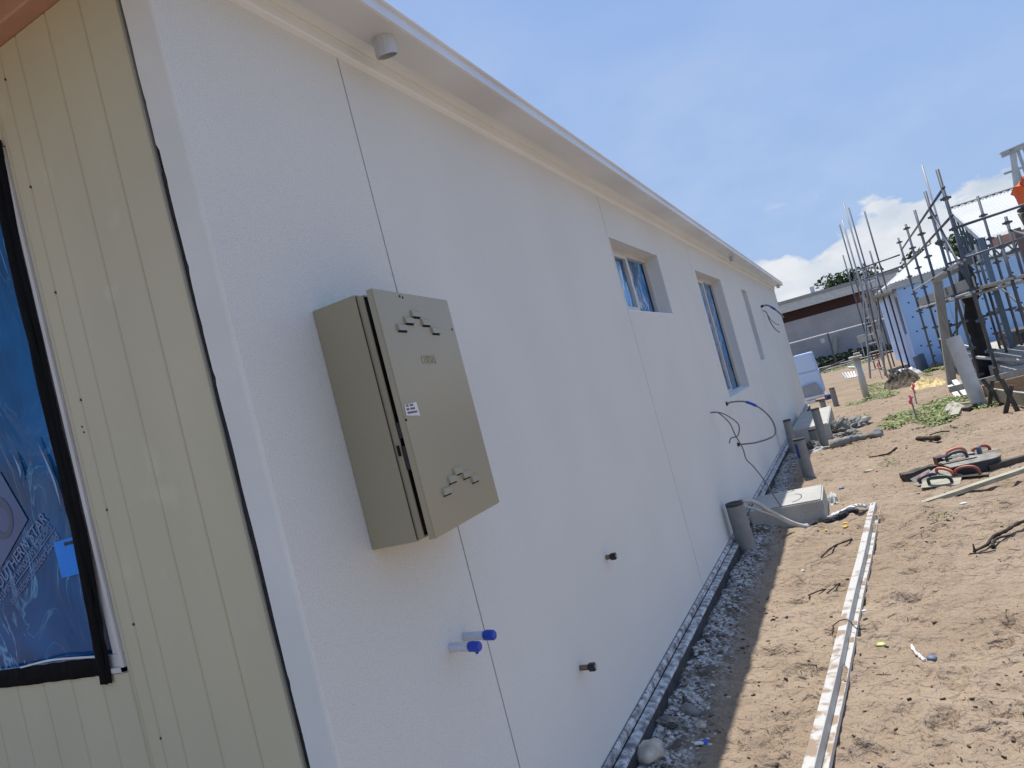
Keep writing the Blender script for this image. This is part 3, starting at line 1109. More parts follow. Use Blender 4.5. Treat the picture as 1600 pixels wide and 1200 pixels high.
# ---- side windows
def side_window(y0, y1, z0, z1, mull, pane_front=0.0):
    xb = -0.10
    f = 0.035
    bm = B()
    box(bm, xb - 0.05, xb, y0, y1, z1 - f, z1)
    box(bm, xb - 0.05, xb, y0, y1, z0, z0 + f)
    box(bm, xb - 0.05, xb, y0, y0 + f, z0 + f, z1 - f)
    box(bm, xb - 0.05, xb, y1 - f, y1, z0 + f, z1 - f)
    w = mk('side_window', bm, ALU, house)
    if mull:
        bm = B()
        box(bm, xb - 0.04, xb + 0.012, mull - 0.028, mull + 0.022, z0 + f, z1 - f, 0.002)
        box(bm, xb - 0.02, xb + 0.012, y0 + f, mull - 0.028, z0 + f, z0 + f + 0.03)
        box(bm, xb - 0.02, xb + 0.012, y0 + f, mull - 0.028, z1 - f - 0.03, z1 - f)
        mk('sash', bm, ALU, w)
        mk('film_pane', box(B(), xb - 0.018, xb - 0.012, y0 + f, mull - 0.03, z0 + f, z1 - f), FILM_S, w)
        mk('film_pane', box(B(), xb - 0.045, xb - 0.035, mull + 0.02, y1 - f, z0 + f, z1 - f), FILM_S, w)
        bm = B()
        box(bm, xb - 0.034, xb - 0.026, y1 - f - 0.022, y1 - f, z0 + f, z1 - f)
        mk('glazing_seal', bm, BLACKPL, w)
    else:
        mk('film_pane', box(B(), xb - 0.03, xb - 0.02, y0 + f, y1 - f, z0 + f, z1 - f), FILM_S, w)
    bm = B()
    hexa(bm, [(xb + 0.001, y0 + 0.002, z0 - 0.002), (-0.003, y0 + 0.002, z0 - 0.002), (-0.003, y1 - 0.002, z0 - 0.002), (xb + 0.001, y1 - 0.002, z0 - 0.002),
              (xb + 0.001, y0 + 0.002, z0 + 0.032), (-0.003, y0 + 0.002, z0 + 0.006), (-0.003, y1 - 0.002, z0 + 0.006), (xb + 0.001, y1 - 0.002, z0 + 0.032)])
    mk('sill', bm, TRIM, w)
    return w


side_window(4.545, 5.84, 1.815, 2.31, 5.19)
side_window(7.43, 9.03, 0.97, 2.31, 8.27)
side_window(10.88, 11.44, 1.215, 2.29, None)

# ---- footing
mk('base_bead', prism(B(), [(-0.02, -0.028), (0.016, -0.028), (0.016, -0.006), (0.006, 0.002), (-0.02, 0.002)], HY0, HY1), LEDGE, house)
mk('bead_groove_shade', box(B(), 0.0162, 0.0215, HY0 + .012, HY1 - .012, -0.0298, -0.0285), DARK, house)  # flat dark strip painting the shade of a groove between bead and ledge
mk('base_shadow_line', box(B(), -0.008, 0.0028, HY0 + .012, HY1 - .012, 0.0025, 0.0058), SEALANT, house)  # dark strip in the sealant colour, drawn as the shadow line under the render
mk('footing_ledge', prism(B(), [(-0.3, -0.34), (0.060, -0.34), (0.060, -0.042), (0.054, -0.034), (0.018, -0.030), (-0.3, -0.030)], HY0 + 0.01, HY1 - 0.01), [LEDGE], house)
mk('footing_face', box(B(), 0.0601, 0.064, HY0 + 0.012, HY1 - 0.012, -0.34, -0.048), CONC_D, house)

# ------------------------------------------------------------------ meter box on the wall
mb = thing('meter_box', 'olive grey electrical meter box with door ajar, on the white wall', 'meter box', (0.0, 1.69, 1.10))
Y0, Y1, Z0, Z1 = 1.485, 1.893, 1.103, 1.739
bm = B()
xf = 0.140
t_ = 0.004
box(bm, 0.001, xf, Y0, Y0 + t_, Z0, Z1, 0.0012)
box(bm, 0.001, xf, Y1 - t_, Y1, Z0, Z1, 0.0012)
box(bm, 0.001, xf, Y0 + t_, Y1 - t_, Z1 - t_, Z1 - 0.0005)
box(bm, 0.001, xf, Y0 + t_, Y1 - t_, Z0 + 0.0005, Z0 + t_)
box(bm, 0.001, 0.004, Y0 + t_, Y1 - t_, Z0 + t_, Z1 - t_)
enc = mk('enclosure', bm, BOXM, mb)
bm = B()
box(bm, xf - 0.002, 0.160, Y0 + 0.007, Y0 + 0.011, Z0 + 0.005, Z1 - 0.006, 0.0012)
box(bm, xf - 0.002, 0.160, Y1 - 0.011, Y1 - 0.007, Z0 + 0.005, Z1 - 0.006)
box(bm, xf - 0.002, 0.160, Y0 + 0.011, Y1 - 0.011, Z1 - 0.010, Z1 - 0.006)
box(bm, xf - 0.002, 0.160, Y0 + 0.011, Y1 - 0.011, Z0 + 0.005, Z0 + 0.009)
mk('door_lip', bm, BOXM, enc)
mk('inner_panel', box(B(), 0.005, 0.150, Y0 + 0.02, Y1 - 0.02, Z0 + 0.012, Z1 - 0.012), GAPBLACK, enc)
bm = B()
tube(bm, [(0.151, Y0 + 0.0055, 1.345), (0.151, Y0 + 0.0055, 1.318)], 0.004, 8)
mk('latch_slot', bm, DARK, enc)
# door leaf: hinged on the far edge, left edge standing open
HL, HR = Vector((0.2115, 1.464, 0)), Vector((0.168, 1.900, 0))
du = (HR - HL).normalized()
dn = Vector((du.y, -du.x, 0))
DW = (HR - HL).length
DZ0, DZ1 = 1.106, 1.733


def dp(u, z, n):
    return HL + du * u + dn * n + Vector((0, 0, z))


bm = B()
hexa(bm, [dp(0, DZ0, -0.003), dp(0, DZ0, 0), dp(DW, DZ0, 0), dp(DW, DZ0, -0.003), dp(0, DZ1, -0.003), dp(0, DZ1, 0), dp(DW, DZ1, 0), dp(DW, DZ1, -0.003)])
for a, b, c, d in ((0, 0.003, DZ0, DZ1), (DW - 0.003, DW, DZ0, DZ1), (0.003, DW - 0.003, DZ1 - 0.003, DZ1), (0.003, DW - 0.003, DZ0, DZ0 + 0.003)):
    hexa(bm, [dp(a, c, -0.019), dp(a, c, -0.0031), dp(b, c, -0.0031), dp(b, c, -0.019), dp(a, d, -0.019), dp(a, d, -0.0031), dp(b, d, -0.0031), dp(b, d, -0.019)])
bmesh.ops.remove_doubles(bm, verts=bm.verts, dist=1e-6)
door = mk('door', bm, BOXM, mb)
bev = door.modifiers.new('bevel', 'BEVEL')
bev.width = 0.0012
bev.segments = 2


def louvre(u, z, w=0.050, h=0.019):
    """pressed vent: sloping hood, open below"""
    bm = B()
    p = 0.0065
    a, b, c, d = dp(u, z, 0.0004), dp(u + w, z, 0.0004), dp(u + w, z + h, 0.0004), dp(u, z + h, 0.0004)
    e_, f_ = dp(u + 0.001, z, p), dp(u + w - 0.001, z, p)
    g_, h_ = dp(u + w - 0.0015, z + h * 0.8, p * .75), dp(u + 0.0015, z + h * 0.8, p * .75)
    v = [bm.verts.new(q) for q in (a, b, c, d, e_, f_, g_, h_)]
    for f in ((4, 5, 6, 7), (7, 6, 2, 3), (0, 4, 7, 3), (5, 1, 2, 6)):
        bm.faces.new([v[i] for i in f])
    o = mk('louvre', bm, BOXM, door)
    bm = B()
    q = [dp(u + 0.001, z - 0.0045, 0.0007), dp(u + w - 0.001, z - 0.0045, 0.0007), dp(u + w - 0.001, z + 0.005, 0.0007), dp(u + 0.001, z + 0.005, 0.0007)]
    bm.faces.new([bm.verts.new(k) for k in q])
    mk('vent_slit', bm, DARK, door)


for yw, z in ((1.551, 1.627), (1.600, 1.648), (1.648, 1.668), (1.698, 1.646), (1.748, 1.624)):
    louvre(yw - 1.470 - 0.005, z)
for yw, z in ((1.567, 1.193), (1.615, 1.216), (1.657, 1.231), (1.705, 1.213), (1.755, 1.193)):
    louvre(yw - 1.470 - 0.005, z)
bm = B()
text_mesh(bm, 'CLIPSAL', 0.034, dp(0.166, 1.538, 0.0008), du, (0, 0, 1), extrude=0.0008, sx=0.66, space=1.15)
mk('raised_lettering', bm, BOXM, door)
bm = B()
st = [dp(0.006, 1.410, 0.0012), dp(0.078, 1.404, 0.0012), dp(0.075, 1.440, 0.0012), dp(0.010, 1.437, 0.0012)]
bm.faces.new([bm.verts.new(q) for q in st])
stk = mk('sticker', bm, STICK, door)
bm = B()
for row, (zr, n, w) in enumerate(((1.4315, 8, 0.040), (1.4225, 9, 0.044), (1.4135, 12, 0.052))):
    for k in range(n):
        u0 = 0.016 + w * k / n
        if row < 2 and k == 3:
            continue
        hh = 0.0055
        q = [dp(u0, zr, 0.0018), dp(u0 + w / n * 0.66, zr - 0.0002, 0.0018), dp(u0 + w / n * 0.66, zr + hh * random.uniform(.8, 1), 0.0018), dp(u0, zr + hh * random.uniform(.8, 1), 0.0018)]
        bm.faces.new([bm.verts.new(p) for p in q])
mk('sticker_print', bm, INK, door)
for u, z in ((0.135, 1.722), (0.150, 1.720), (0.418, 1.640), (0.002, 1.4)):
    c = dp(u, z, 0.0)
    mk('screw_hole', tube(B(), [c - dn * 0.001, c + dn * 0.0012], 0.0035, 8), DARK, door)
bm = B()
box(bm, 0.160, 0.176, Y0 + 0.005, Y0 + 0.013, 1.28, 1.34)
box(bm, 0.160, 0.180, Y0 + 0.006, Y0 + 0.012, 1.36, 1.40)
mk('lock_tongue', bm, BLACKPL, mb)

# ------------------------------------------------------------------ stubs through the wall
for yy, zz_, ln, lab in ((1.712, 0.757, 0.067, 'pale conduit stub with blue taped end, the one nearer the camera'),
                         (1.792, 0.757, 0.073, 'pale conduit stub with blue taped end, the one farther from the camera')):
    c = thing('conduit_stub', lab, 'conduit', (0, yy, zz_), 'taped conduit stubs')
    bm = B()
    tube(bm, [(-0.02, yy, zz_), (0.004, yy, zz_), (ln, yy, zz_ - 0.003)], 0.0128, 16)
    mk('pipe', bm, CLEARPIPE, c, smooth=True)
    bm = B()
    tube(bm, [(ln - 0.004, yy, zz_ - 0.003), (ln + 0.004, yy, zz_ - 0.003), (ln + 0.024, yy, zz_ - 0.005), (ln + 0.029, yy, zz_ - 0.005)], [0.0142, 0.0148, 0.0146, 0.012], 16, jitter=0.03)
    if yy < 1.75:
        hexa(bm, [(ln + 0.012, yy - 0.002, zz_ - 0.026), (ln + 0.019, yy - 0.002, zz_ - 0.024), (ln + 0.019, yy + 0.002, zz_ - 0.024), (ln + 0.012, yy + 0.002, zz_ - 0.026),
                  (ln + 0.008, yy - 0.002, zz_ - 0.014), (ln + 0.022, yy - 0.002, zz_ - 0.014), (ln + 0.022, yy + 0.002, zz_ - 0.014), (ln + 0.008, yy + 0.002, zz_ - 0.014)])
    mk('tape_wrap', bm, BLUETAPE, c, smooth=False)
for yy, zz_, ln, lab in ((2.495, 0.360, 0.036, 'capped copper pipe stub low on the wall, the lower one'),
                         (3.045, 0.626, 0.022, 'capped copper pipe stub on the wall, the upper one')):
    c = thing('capped_stub', lab, 'pipe stub', (0, yy, zz_), 'capped pipe stubs')
    bm = B()
    tube(bm, [(-0.02, yy, zz_), (ln + 0.004, yy, zz_)], 0.0105, 14)
    mk('pipe', bm, COPPER, c, smooth=True)
    bm = B()
    tube(bm, [(ln, yy, zz_), (ln + 0.006, yy, zz_), (ln + 0.022, yy, zz_), (ln + 0.026, yy, zz_)], [0.0150, 0.0165, 0.0165, 0.0145], 6)
    cp = mk('cap', bm, BLACKPL, c)
    bm = B()
    tube(bm, [(ln + 0.0255, yy, zz_), (ln + 0.028, yy, zz_)], 0.0085, 12)
    mk('cap_face', bm, GREYPL, cp)


def cable(name, pts, r, mat, label, cat, tapes=(), n=8, group=None, extra=()):
    o = thing(name, label, cat, pts[0], group)
    sp = smooth_pts(pts, 8)
    mk('sheath', tube(B(), sp, r, n), mat, o, smooth=True)
    for ta, tb, tm, tr in tapes:
        seg = sp[int(ta * (len(sp) - 1)):int(tb * (len(sp) - 1)) + 1]
        mk('tape_wrap', tube(B(), seg, tr, n), tm, o, smooth=True)
    for p2, r2 in extra:
        mk('tail', tube(B(), smooth_pts(p2, 8), r2, n), mat, o, smooth=True)
    return o


cable('cable_loop', [(-0.01, 7.12, 0.94), (0.06, 7.12, 0.946), (0.18, 7.14, 0.915), (0.30, 7.16, 0.81), (0.365, 7.16, 0.67), (0.345, 7.15, 0.55), (0.19, 7.13, 0.52), (0.06, 7.12, 0.53), (-0.01, 7.12, 0.54)],
      0.0078, CABLE, 'looped grey cable with blue tape coming out of the wall below the tall window', 'cable',
      tapes=((0.0, 0.06, BLACKPL, 0.020), (0.26, 0.34, BLUETAPE, 0.013), (0.95, 1.0, BLACKPL, 0.019)))
cable('cable_tail', [(-0.01, 6.25, 0.95), (0.06, 6.25, 0.935), (0.13, 6.25, 0.83), (0.15, 6.25, 0.72), (0.18, 6.25, 0.60), (0.185, 6.25, 0.50), (0.225, 6.25, 0.43), (0.28, 6.25, 0.30), (0.315, 6.25, 0.18), (0.35, 6.27, 0.06)],
      0.0052, CABLE, 'thin grey cable hanging from the wall towards the near concrete block', 'cable',
      extra=(([(-0.01, 6.25, 0.95), (0.08, 6.25, 0.93), (0.16, 6.25, 0.86), (0.20, 6.25, 0.79), (0.17, 6.25, 0.71), (0.11, 6.25, 0.70), (0.085, 6.25, 0.66)], 0.0052),))
cable('wall_cable', [(-0.01, 13.0, 2.08), (0.05, 13.0, 2.09), (0.12, 13.0, 2.07), (0.21, 13.0, 1.97), (0.28, 13.0, 1.86), (0.30, 13.0, 1.80)],
      0.014, CABLE, 'dark cable ends with blue tape high on the wall near the far corner', 'cable',
      tapes=((0.0, 0.18, BLACKPL, 0.022), (0.48, 0.62, BLUETAPE, 0.018)),
      extra=(([(0.0, 13.1, 2.02), (0.05, 13.1, 1.97), (0.07, 13.1, 1.80), (0.11, 13.1, 1.67), (0.17, 13.1, 1.58)], 0.009),
             ([(0.05, 13.1, 1.97), (0.09, 13.1, 1.83), (0.15, 13.1, 1.74), (0.20, 13.1, 1.70)], 0.006)))

# ------------------------------------------------------------------ drain pipe stubs
def pipe_stub(x, y, ztop, r, label, lean=(0, 0), mat=None, mark=None):
    o = thing('drain_pipe', label, 'pipe', (x, y, gz(x, y)), 'grey drain pipe stubs')
    bm = B()
    open_pipe(bm, (x - lean[0], y - lean[1], gz(x, y) - 0.12), (x, y, ztop), r, 0.006, 26)
    mk('pipe_wall', bm, mat or PVC, o, smooth=False)
    bm = B()
    tube(bm, [(x, y, ztop - 0.028), (x, y, ztop - 0.002)], r - 0.0062, 26)
    mk('pipe_bore', bm, PIPE_IN, o)
    # darker band at the mouth
    bm = B()
    tube(bm, [(x, y, ztop - 0.022), (x, y, ztop + 0.0005)], r + 0.0012, 26, caps=False)
    mk('mouth_band', bm, M('pipe_band', (0.05, 0.05, 0.052), 0.6) if 'pipe_band' not in MATS else MATS['pipe_band'], o)
    if mark:
        bm = B()
        pts = []
        for k in range(7):
            a = math.radians(205 + k * 7)
            pts.append((x + (r + 0.0015) * math.cos(a), y + (r + 0.0015) * math.sin(a)))
        for (a, b), (c, d) in zip(pts[:-1], pts[1:]):
            bm.faces.new([bm.verts.new(q) for q in ((a, b, ztop - .2), (c, d, ztop - .22), (c, d, ztop - .06), (a, b, ztop - .045))])
        mk('blue_paint', bm, mark, o)
    return o


pipe_stub(0.100, 5.68, 0.27, 0.068, 'grey drain pipe nearest the camera, standing against the white wall', lean=(-0.006, 0))
pipe_stub(0.175, 10.30, 0.37, 0.052, 'grey drain pipe close to the wall, just behind the blue marked one', lean=(0.02, 0))
pipe_stub(0.405, 8.66, 0.29, 0.062, 'grey drain pipe with a blue mark between the two concrete blocks', mark=M('blue_mark', (0.02, 0.06, 0.22), 0.6))
pipe_stub(0.505, 11.04, 0.37, 0.056, 'tall grey drain pipe standing in front of the far concrete block')
pipe_stub(0.385, 11.15, 0.08, 0.054, 'short grey drain pipe at the foot of the far concrete block')
pipe_stub(0.285, 17.6, -0.08, 0.062, 'low grey drain pipe behind the far concrete block near the blue box')
pipe_stub(0.545, 17.7, 0.15, 0.060, 'grey drain pipe standing alone behind the far concrete block')

# ------------------------------------------------------------------ concrete blocks
def block(x0, x1, y0, y1, ztop, label, ring=None, skew=0.0):
    zb = -0.32
    o = thing('concrete_block', label, 'block', ((x0 + x1) / 2, (y0 + y1) / 2, zb))
    bm = B()
    hexa(bm, [(x0, y0, zb), (x1, y0 + skew, zb), (x1 - .01, y1 + skew, zb), (x0, y1, zb), (x0, y0, ztop), (x1, y0 + skew, ztop), (x1 - .01, y1 + skew, ztop), (x0, y1, ztop)])
    bmesh.ops.bevel(bm, geom=list(bm.edges), offset=0.012, segments=2, affect='EDGES')
    mk('slab', bm, CONC, o)
    if ring:
        bm = B()
        ro_, ri_ = [], []
        n = 26
        for k in range(n):
            a = math.radians(-75 + 150 * k / (n - 1))
            ro_.append(bm.verts.new((ring[0] + ring[2] * math.cos(a), ring[1] + ring[2] * 1.9 * math.sin(a), ztop + 0.001)))
            ri_.append(bm.verts.new((ring[0] + (ring[2] - 0.009) * math.cos(a), ring[1] + (ring[2] - 0.009) * 1.9 * math.sin(a), ztop + 0.001)))
        for k in range(n - 1):
            bm.faces.new((ro_[k], ro_[k + 1], ri_[k + 1], ri_[k]))
        mk('scribed_ring', bm, CONC_D, o)
    return o


block(0.068, 0.665, 6.33, 6.98, 0.045, 'pale concrete block beside the nearest drain pipe, half in shade', ring=(0.40, 6.60, 0.095), skew=0.03)
block(0.068, 0.60, 11.35, 14.0, 0.085, 'long pale concrete block farther along the wall behind the pipes', skew=0.12)

# ------------------------------------------------------------------ white conduit and black cable on the sand
cable('white_conduit', [(0.135, 5.78, 0.255), (0.20, 5.95, 0.20), (0.28, 6.08, 0.08), (0.38, 6.17, -0.04), (0.46, 6.20, -0.10), (0.53, 6.22, -0.13), (0.575, 6.24, -0.135)],
      0.017, WHITECAB, 'bent white conduit leaning from the nearest pipe to the sand', 'conduit',
      extra=(([(0.14, 5.80, 0.215), (0.21, 5.95, 0.13), (0.30, 6.10, 0.03), (0.42, 6.19, -0.09), (0.55, 6.25, -0.118)], 0.009),))
o = thing('old_cable', 'torn black cable with frayed plastic lying on the sand beside the near block', 'cable', (0.6, 6.28, -0.14))
mk('sheath', tube(B(), smooth_pts([(0.52, 6.22, -0.13), (0.60, 6.27, -0.12), (0.72, 6.33, -0.128), (0.82, 6.42, -0.118), (0.90, 6.46, -0.115)], 6), [0.02, 0.026, 0.022, 0.03, 0.026, 0.02, 0.024, 0.03, 0.024, 0.03, 0.028, 0.03, 0.033, 0.03, 0.03, 0.034, 0.036, 0.034, 0.032, 0.03, 0.028, 0.026, 0.024, 0.02, 0.016], 9, jitter=0.22), BLACKCLOTH, o)
mk('frayed_plastic', tube(B(), smooth_pts([(0.66, 6.33, -0.115), (0.74, 6.38, -0.10), (0.84, 6.46, -0.088), (0.92, 6.50, -0.085), (0.97, 6.52, -0.11)], 6), 0.015, 7, jitter=0.35), WHITEPL, o)
mk('tail', tube(B(), smooth_pts([(0.90, 6.46, -0.12), (0.97, 6.50, -0.135), (1.02, 6.53, -0.10)], 5), 0.008, 6), CABLE, o)

# ------------------------------------------------------------------ white steel channel on the sand
ca, cb = Vector((0.665, 2.05, 0)), Vector((1.035, 6.60, 0))
o = thing('steel_channel', 'long white top-hat steel channel lying on the sand, partly buried', 'channel', (0.70, 2.3, gz(0.7, 2.3)))
cdv = (cb - ca).normalized()
csv = Vector((cdv.y, -cdv.x, 0))
prof = [(-0.046, 0.006), (-0.034, 0.006), (-0.033, 0.043), (0.006, 0.045), (0.009, 0.043), (0.0105, -0.004), (0.040, -0.006), (0.042, 0.016), (0.0442, 0.016), (0.0445, -0.006)]
bm = B()
n = 70
rows = []
for i in range(n + 1):
    p = ca + (cb - ca) * (i / n)
    zb = float(gbase(p.y)) + 0.004 + 0.004 * math.sin(i * .23)
    rows.append([bm.verts.new((p.x + csv.x * a, p.y + csv.y * a, zb + h)) for a, h in prof])
for a, b in zip(rows[:-1], rows[1:]):
    for k in range(len(prof) - 1):
        bm.faces.new((a[k], a[k + 1], b[k + 1], b[k]))
ch = mk('top_hat_strip', bm, CHANNEL, o)
so = ch.modifiers.new('solid', 'SOLIDIFY')
so.thickness = 0.0012
wire = ca + cdv * 1.93
mk('tie_wire', tube(B(), smooth_pts([wire + csv * -0.075 + Vector((0, 0, -0.125)), wire + csv * -0.03 + Vector((0, 0, -0.098)), wire + csv * 0.01 + Vector((0, -0.015, -0.094)), wire + csv * 0.04 + Vector((0, -.05, -0.125)), wire + csv * 0.085 + Vector((0, -0.06, -0.13))], 6), 0.0025, 6), BARK, o)

# ------------------------------------------------------------------ stones and rubble by the footing
def stone(x, y, r, mat, label, seed, sx=1, sy=1, sz=.6, group=None, rough=.22, lift=0.3):
    bm = B()
    z = gz(x, y)
    rock(bm, (x, y, z + r * sz * lift), r, sx, sy, sz, rough, 4 if rough > .3 else 3, seed)
    if rough > .3:                                  # broken, crumbly faces
        for v in bm.verts:
            q = v.co / r
            k = float(vnoise(q.x * 3.1 + q.z * 1.7, q.y * 3.1 - q.z * 2.3, 90)) * .34 + float(vnoise(q.x * 7 + q.z * 3, q.y * 7 - q.z * 5, 91)) * .18
            v.co += (v.co - Vector((x, y, z))) * k
    return mk('stone', bm, mat, None, label, 'stone', group, smooth=rough <= .3, loc=(x, y, z))


stone(0.105, 2.70, 0.050, STONE, 'round cream stone at the bottom edge beside the footing', 1, 1.1, 1.0, .8, lift=.6)
stone(0.165, 3.13, 0.052, STONE_G, 'flat grey stone lying in the shade beside the footing', 2, 1.2, 1.0, .45)
stone(0.235, 3.00, 0.024, STONE, 'small buff stone beside the flat grey stone', 3)
stone(0.13, 2.98, 0.045, STONE_G, 'lumpy grey rubble piece between the flat stone and the footing', 4, 1.3, .9, .5, rough=.4)
stone(0.69, 7.00, 0.09, CONC, 'broken concrete lump against the end of the near block', 5, .7, 1.6, .6, rough=.4)
stone(0.66, 12.0, 0.15, STONE_G, 'grey rubble heap at the corner of the far concrete block', 6, .9, 1.2, .8, rough=.5)
stone(0.80, 12.4, 0.17, STONE_G, 'big grey mortar lump beyond the end of the far block', 7, 1.0, 1.6, .75, rough=.5)
stone(0.83, 11.6, 0.12, STONE_G, 'dark grey mortar lump in front of the far block end', 8, 1.4, .9, .6, rough=.45)
stone(1.175, 10.85, 0.085, STONE_G, 'single grey rock lying out on the sand', 9, 1.0, 1.1, .9, lift=.5)
stone(1.03, 13.2, 0.10, STONE, 'pale flat rock among weeds beyond the far block', 10, 1.3, 1.0, .45)
stone(0.46, 10.7, 0.07, MORTAR, 'pale mortar lump at the foot of the tall pipe', 11, 1.6, .8, .4, rough=.5)
stone(0.33, 10.9, 0.09, STONE_G, 'bluish grey rubble behind the blue marked pipe', 12, 1.0, 1.3, .9, rough=.5)
# long mortar spill snaking out over the sand
bm = B()
tube(bm, smooth_pts([(0.60, 10.55, -0.135), (0.72, 10.62, -0.115), (0.84, 10.72, -0.12), (0.97, 10.80, -0.13), (1.10, 10.83, -0.14)], 5), [0.02, 0.05, 0.065, 0.06, 0.055, 0.06, 0.05, 0.055, 0.05, 0.045, 0.05, 0.045, 0.04, 0.045, 0.04, 0.035, 0.04, 0.035, 0.03, 0.02, 0.012], 10, jitter=.18)
mk('mortar_spill', bm, STONE_G, None, 'long grey hardened mortar spill on the sand ending near a rock', 'mortar', smooth=True)
bm = B()
box(bm, 0.86, 0.885, 10.68, 10.76, -0.10, -0.066, .006)
mk('blue_rag', bm, M('faded_blue', (0.16, 0.26, 0.48), 0.7), None, 'scrap of faded blue plastic on the mortar spill', 'plastic scrap')

crumbs = B()
for _ in range(2600):
    y = 2.3 + 10.5 * random.random() ** 1.25
    x = 0.075 + abs(random.gauss(0, 0.075))
    if x > 0.34:
        continue
    s = random.choice((0.0022, 0.003, 0.003, 0.004, 0.005, 0.006, 0.009)) * random.uniform(.7, 1.3)
    rock(crumbs, (x, y, gz(x, y) + s * 0.2), s, random.uniform(.8, 1.7), random.uniform(.8, 1.6), .6, .4, 1, random.random())
mk('mortar_crumbs', crumbs, MORTAR, None, 'white mortar crumbs strewn along the foot of the wall', kind='stuff')
dcr = B()
for _ in range(420):
    y = 2.3 + 9 * random.random() ** 1.25
    x = 0.09 + abs(random.gauss(0, 0.13))
    s = random.uniform(0.003, 0.010)
    rock(dcr, (x, y, gz(x, y) + s * 0.2), s, random.uniform(.8, 1.7), random.uniform(.8, 1.6), .6, .5, 1, random.random())
mk('dark_rubble', dcr, EARTH, None, 'dark soil crumbs mixed with the mortar by the wall', kind='stuff')

# bark bits and twigs over the sand
bits = B()
for _ in range(3600):
    y = 2.2 + 14 * random.random() ** 1.5
    x = random.uniform(0.4, min(4.6, 1.7 + 0.32 * y))
    if vnoise(x * 1.7, y * 1.7, 77) < random.uniform(-.35, .2):
        continue
    s = random.choice((0.0022, 0.0028, 0.0035, 0.004, 0.0055, 0.008)) * random.uniform(.6, 1.2) * (1 + y / 16)
    a = random.uniform(0, math.pi)
    z = gz(x, y) + 0.002
    d = Vector((math.cos(a), math.sin(a), random.uniform(-.12, .12))) * s
    q = Vector((-math.sin(a), math.cos(a), 0)) * s * random.uniform(.25, .6)
    up = Vector((0, 0, s * random.uniform(.25, .6)))
    c = Vector((x, y, z))
    hexa(bits, [c - d - q, c + d - q * .6, c + d + q, c - d + q * .7, c - d - q + up, c + d - q * .5 + up, c + d * .8 + q + up, c - d + q * .5 + up])
mk('bark_bits', bits, DEBRIS, None, 'small dark bark bits and stones scattered over the sand', kind='stuff')
twg = B()
for _ in range(90):
    y = 2.4 + 9 * random.random() ** 1.3
    x = random.uniform(0.45, min(4.0, 1.6 + 0.3 * y))
    ln = random.uniform(.02, .07)
    a = random.uniform(0, math.pi)
    p = [Vector((x + math.cos(a) * ln * t + random.uniform(-.006, .006), y + math.sin(a) * ln * t + random.uniform(-.006, .006), 0)) for t in (0, .5, 1)]
    for v in p:
        v.z = gz(v.x, v.y) + 0.004
    tube(twg, p, random.uniform(.0008, .0018), 5)
mk('dry_twigs', twg, BARK, None, 'thin dry twigs scattered over the sand', kind='stuff')


def branch(name, chains, label, mat=BARK, cat='branch'):
    bm = B()
    for pts, r0, r1 in chains:
        P_ = []
        for q in pts:
            P_.append((q[0] + random.uniform(-.008, .008), q[1] + random.uniform(-.02, .02), gz(q[0], q[1]) + q[2]))
        sp = smooth_pts(P_, 5)
        n = len(sp)
        tube(bm, sp, [(r0 + (r1 - r0) * i / (n - 1)) * (.75 + .35 * random.random()) for i in range(n)], 7, jitter=.22)
    mk(name, bm, mat, None, label, cat, smooth=True)


branch('fallen_branch', [([(1.53, 5.00, .012), (1.60, 5.06, .022), (1.66, 5.13, .03), (1.74, 5.22, .035), (1.83, 5.34, .03), (1.95, 5.42, .03), (2.1, 5.5, .02)], .009, .013),
                         ([(1.62, 5.03, .012), (1.65, 5.08, .025), (1.68, 5.14, .03), (1.75, 5.18, .02)], .012, .006),
                         ([(1.535, 5.02, .0), (1.532, 5.03, .055)], .008, .005),
                         ([(1.50, 4.93, .006), (1.58, 4.96, .008), (1.63, 5.0, .006)], .006, .003)],
       'dark forked dead branch on the sand at the right edge')
branch('fallen_stick', [([(1.585, 9.78, .02), (1.68, 9.5, .04), (1.78, 9.25, .045)], .022, .035)], 'short thick dark stick on the sand below the green weeds')
branch('fallen_stick', [([(1.05, 9.16, .005), (1.15, 9.12, .012), (1.25, 9.1, .018), (1.34, 9.16, .05)], .006, .016)], 'thin curved stick on the sand between the pipes and the tools')
branch('fallen_stick', [([(0.60, 4.55, .006), (0.66, 4.62, .012), (0.72, 4.70, .015), (0.82, 4.78, .006)], .004, .007), ([(0.70, 4.58, .004), (0.76, 4.66, .012)], .005, .003)],
       'small dark twig beside the white channel near the shadow edge')
branch('fallen_stick', [([(0.63, 5.42, .004), (0.72, 5.55, .012), (0.84, 5.72, .006)], .005, .008)], 'grey twig on the sand in front of the torn black cable')
branch('fallen_stick', [([(1.74, 9.95, .015), (1.84, 9.85, .03), (1.95, 9.9, .02)], .008, .008)], 'thin dark twig just behind the short thick stick')

# small litter
def litter(name, x, y, s, mat, label, cat='litter', sx=1.6, sy=.8, sz=.5, seed=3):
    bm = B()
    rock(bm, (x, y, gz(x, y) + s * .3), s, sx, sy, sz, .35, 2, seed)
    mk(name, bm, mat, None, label, cat, smooth=True, loc=(x, y, gz(x, y)))


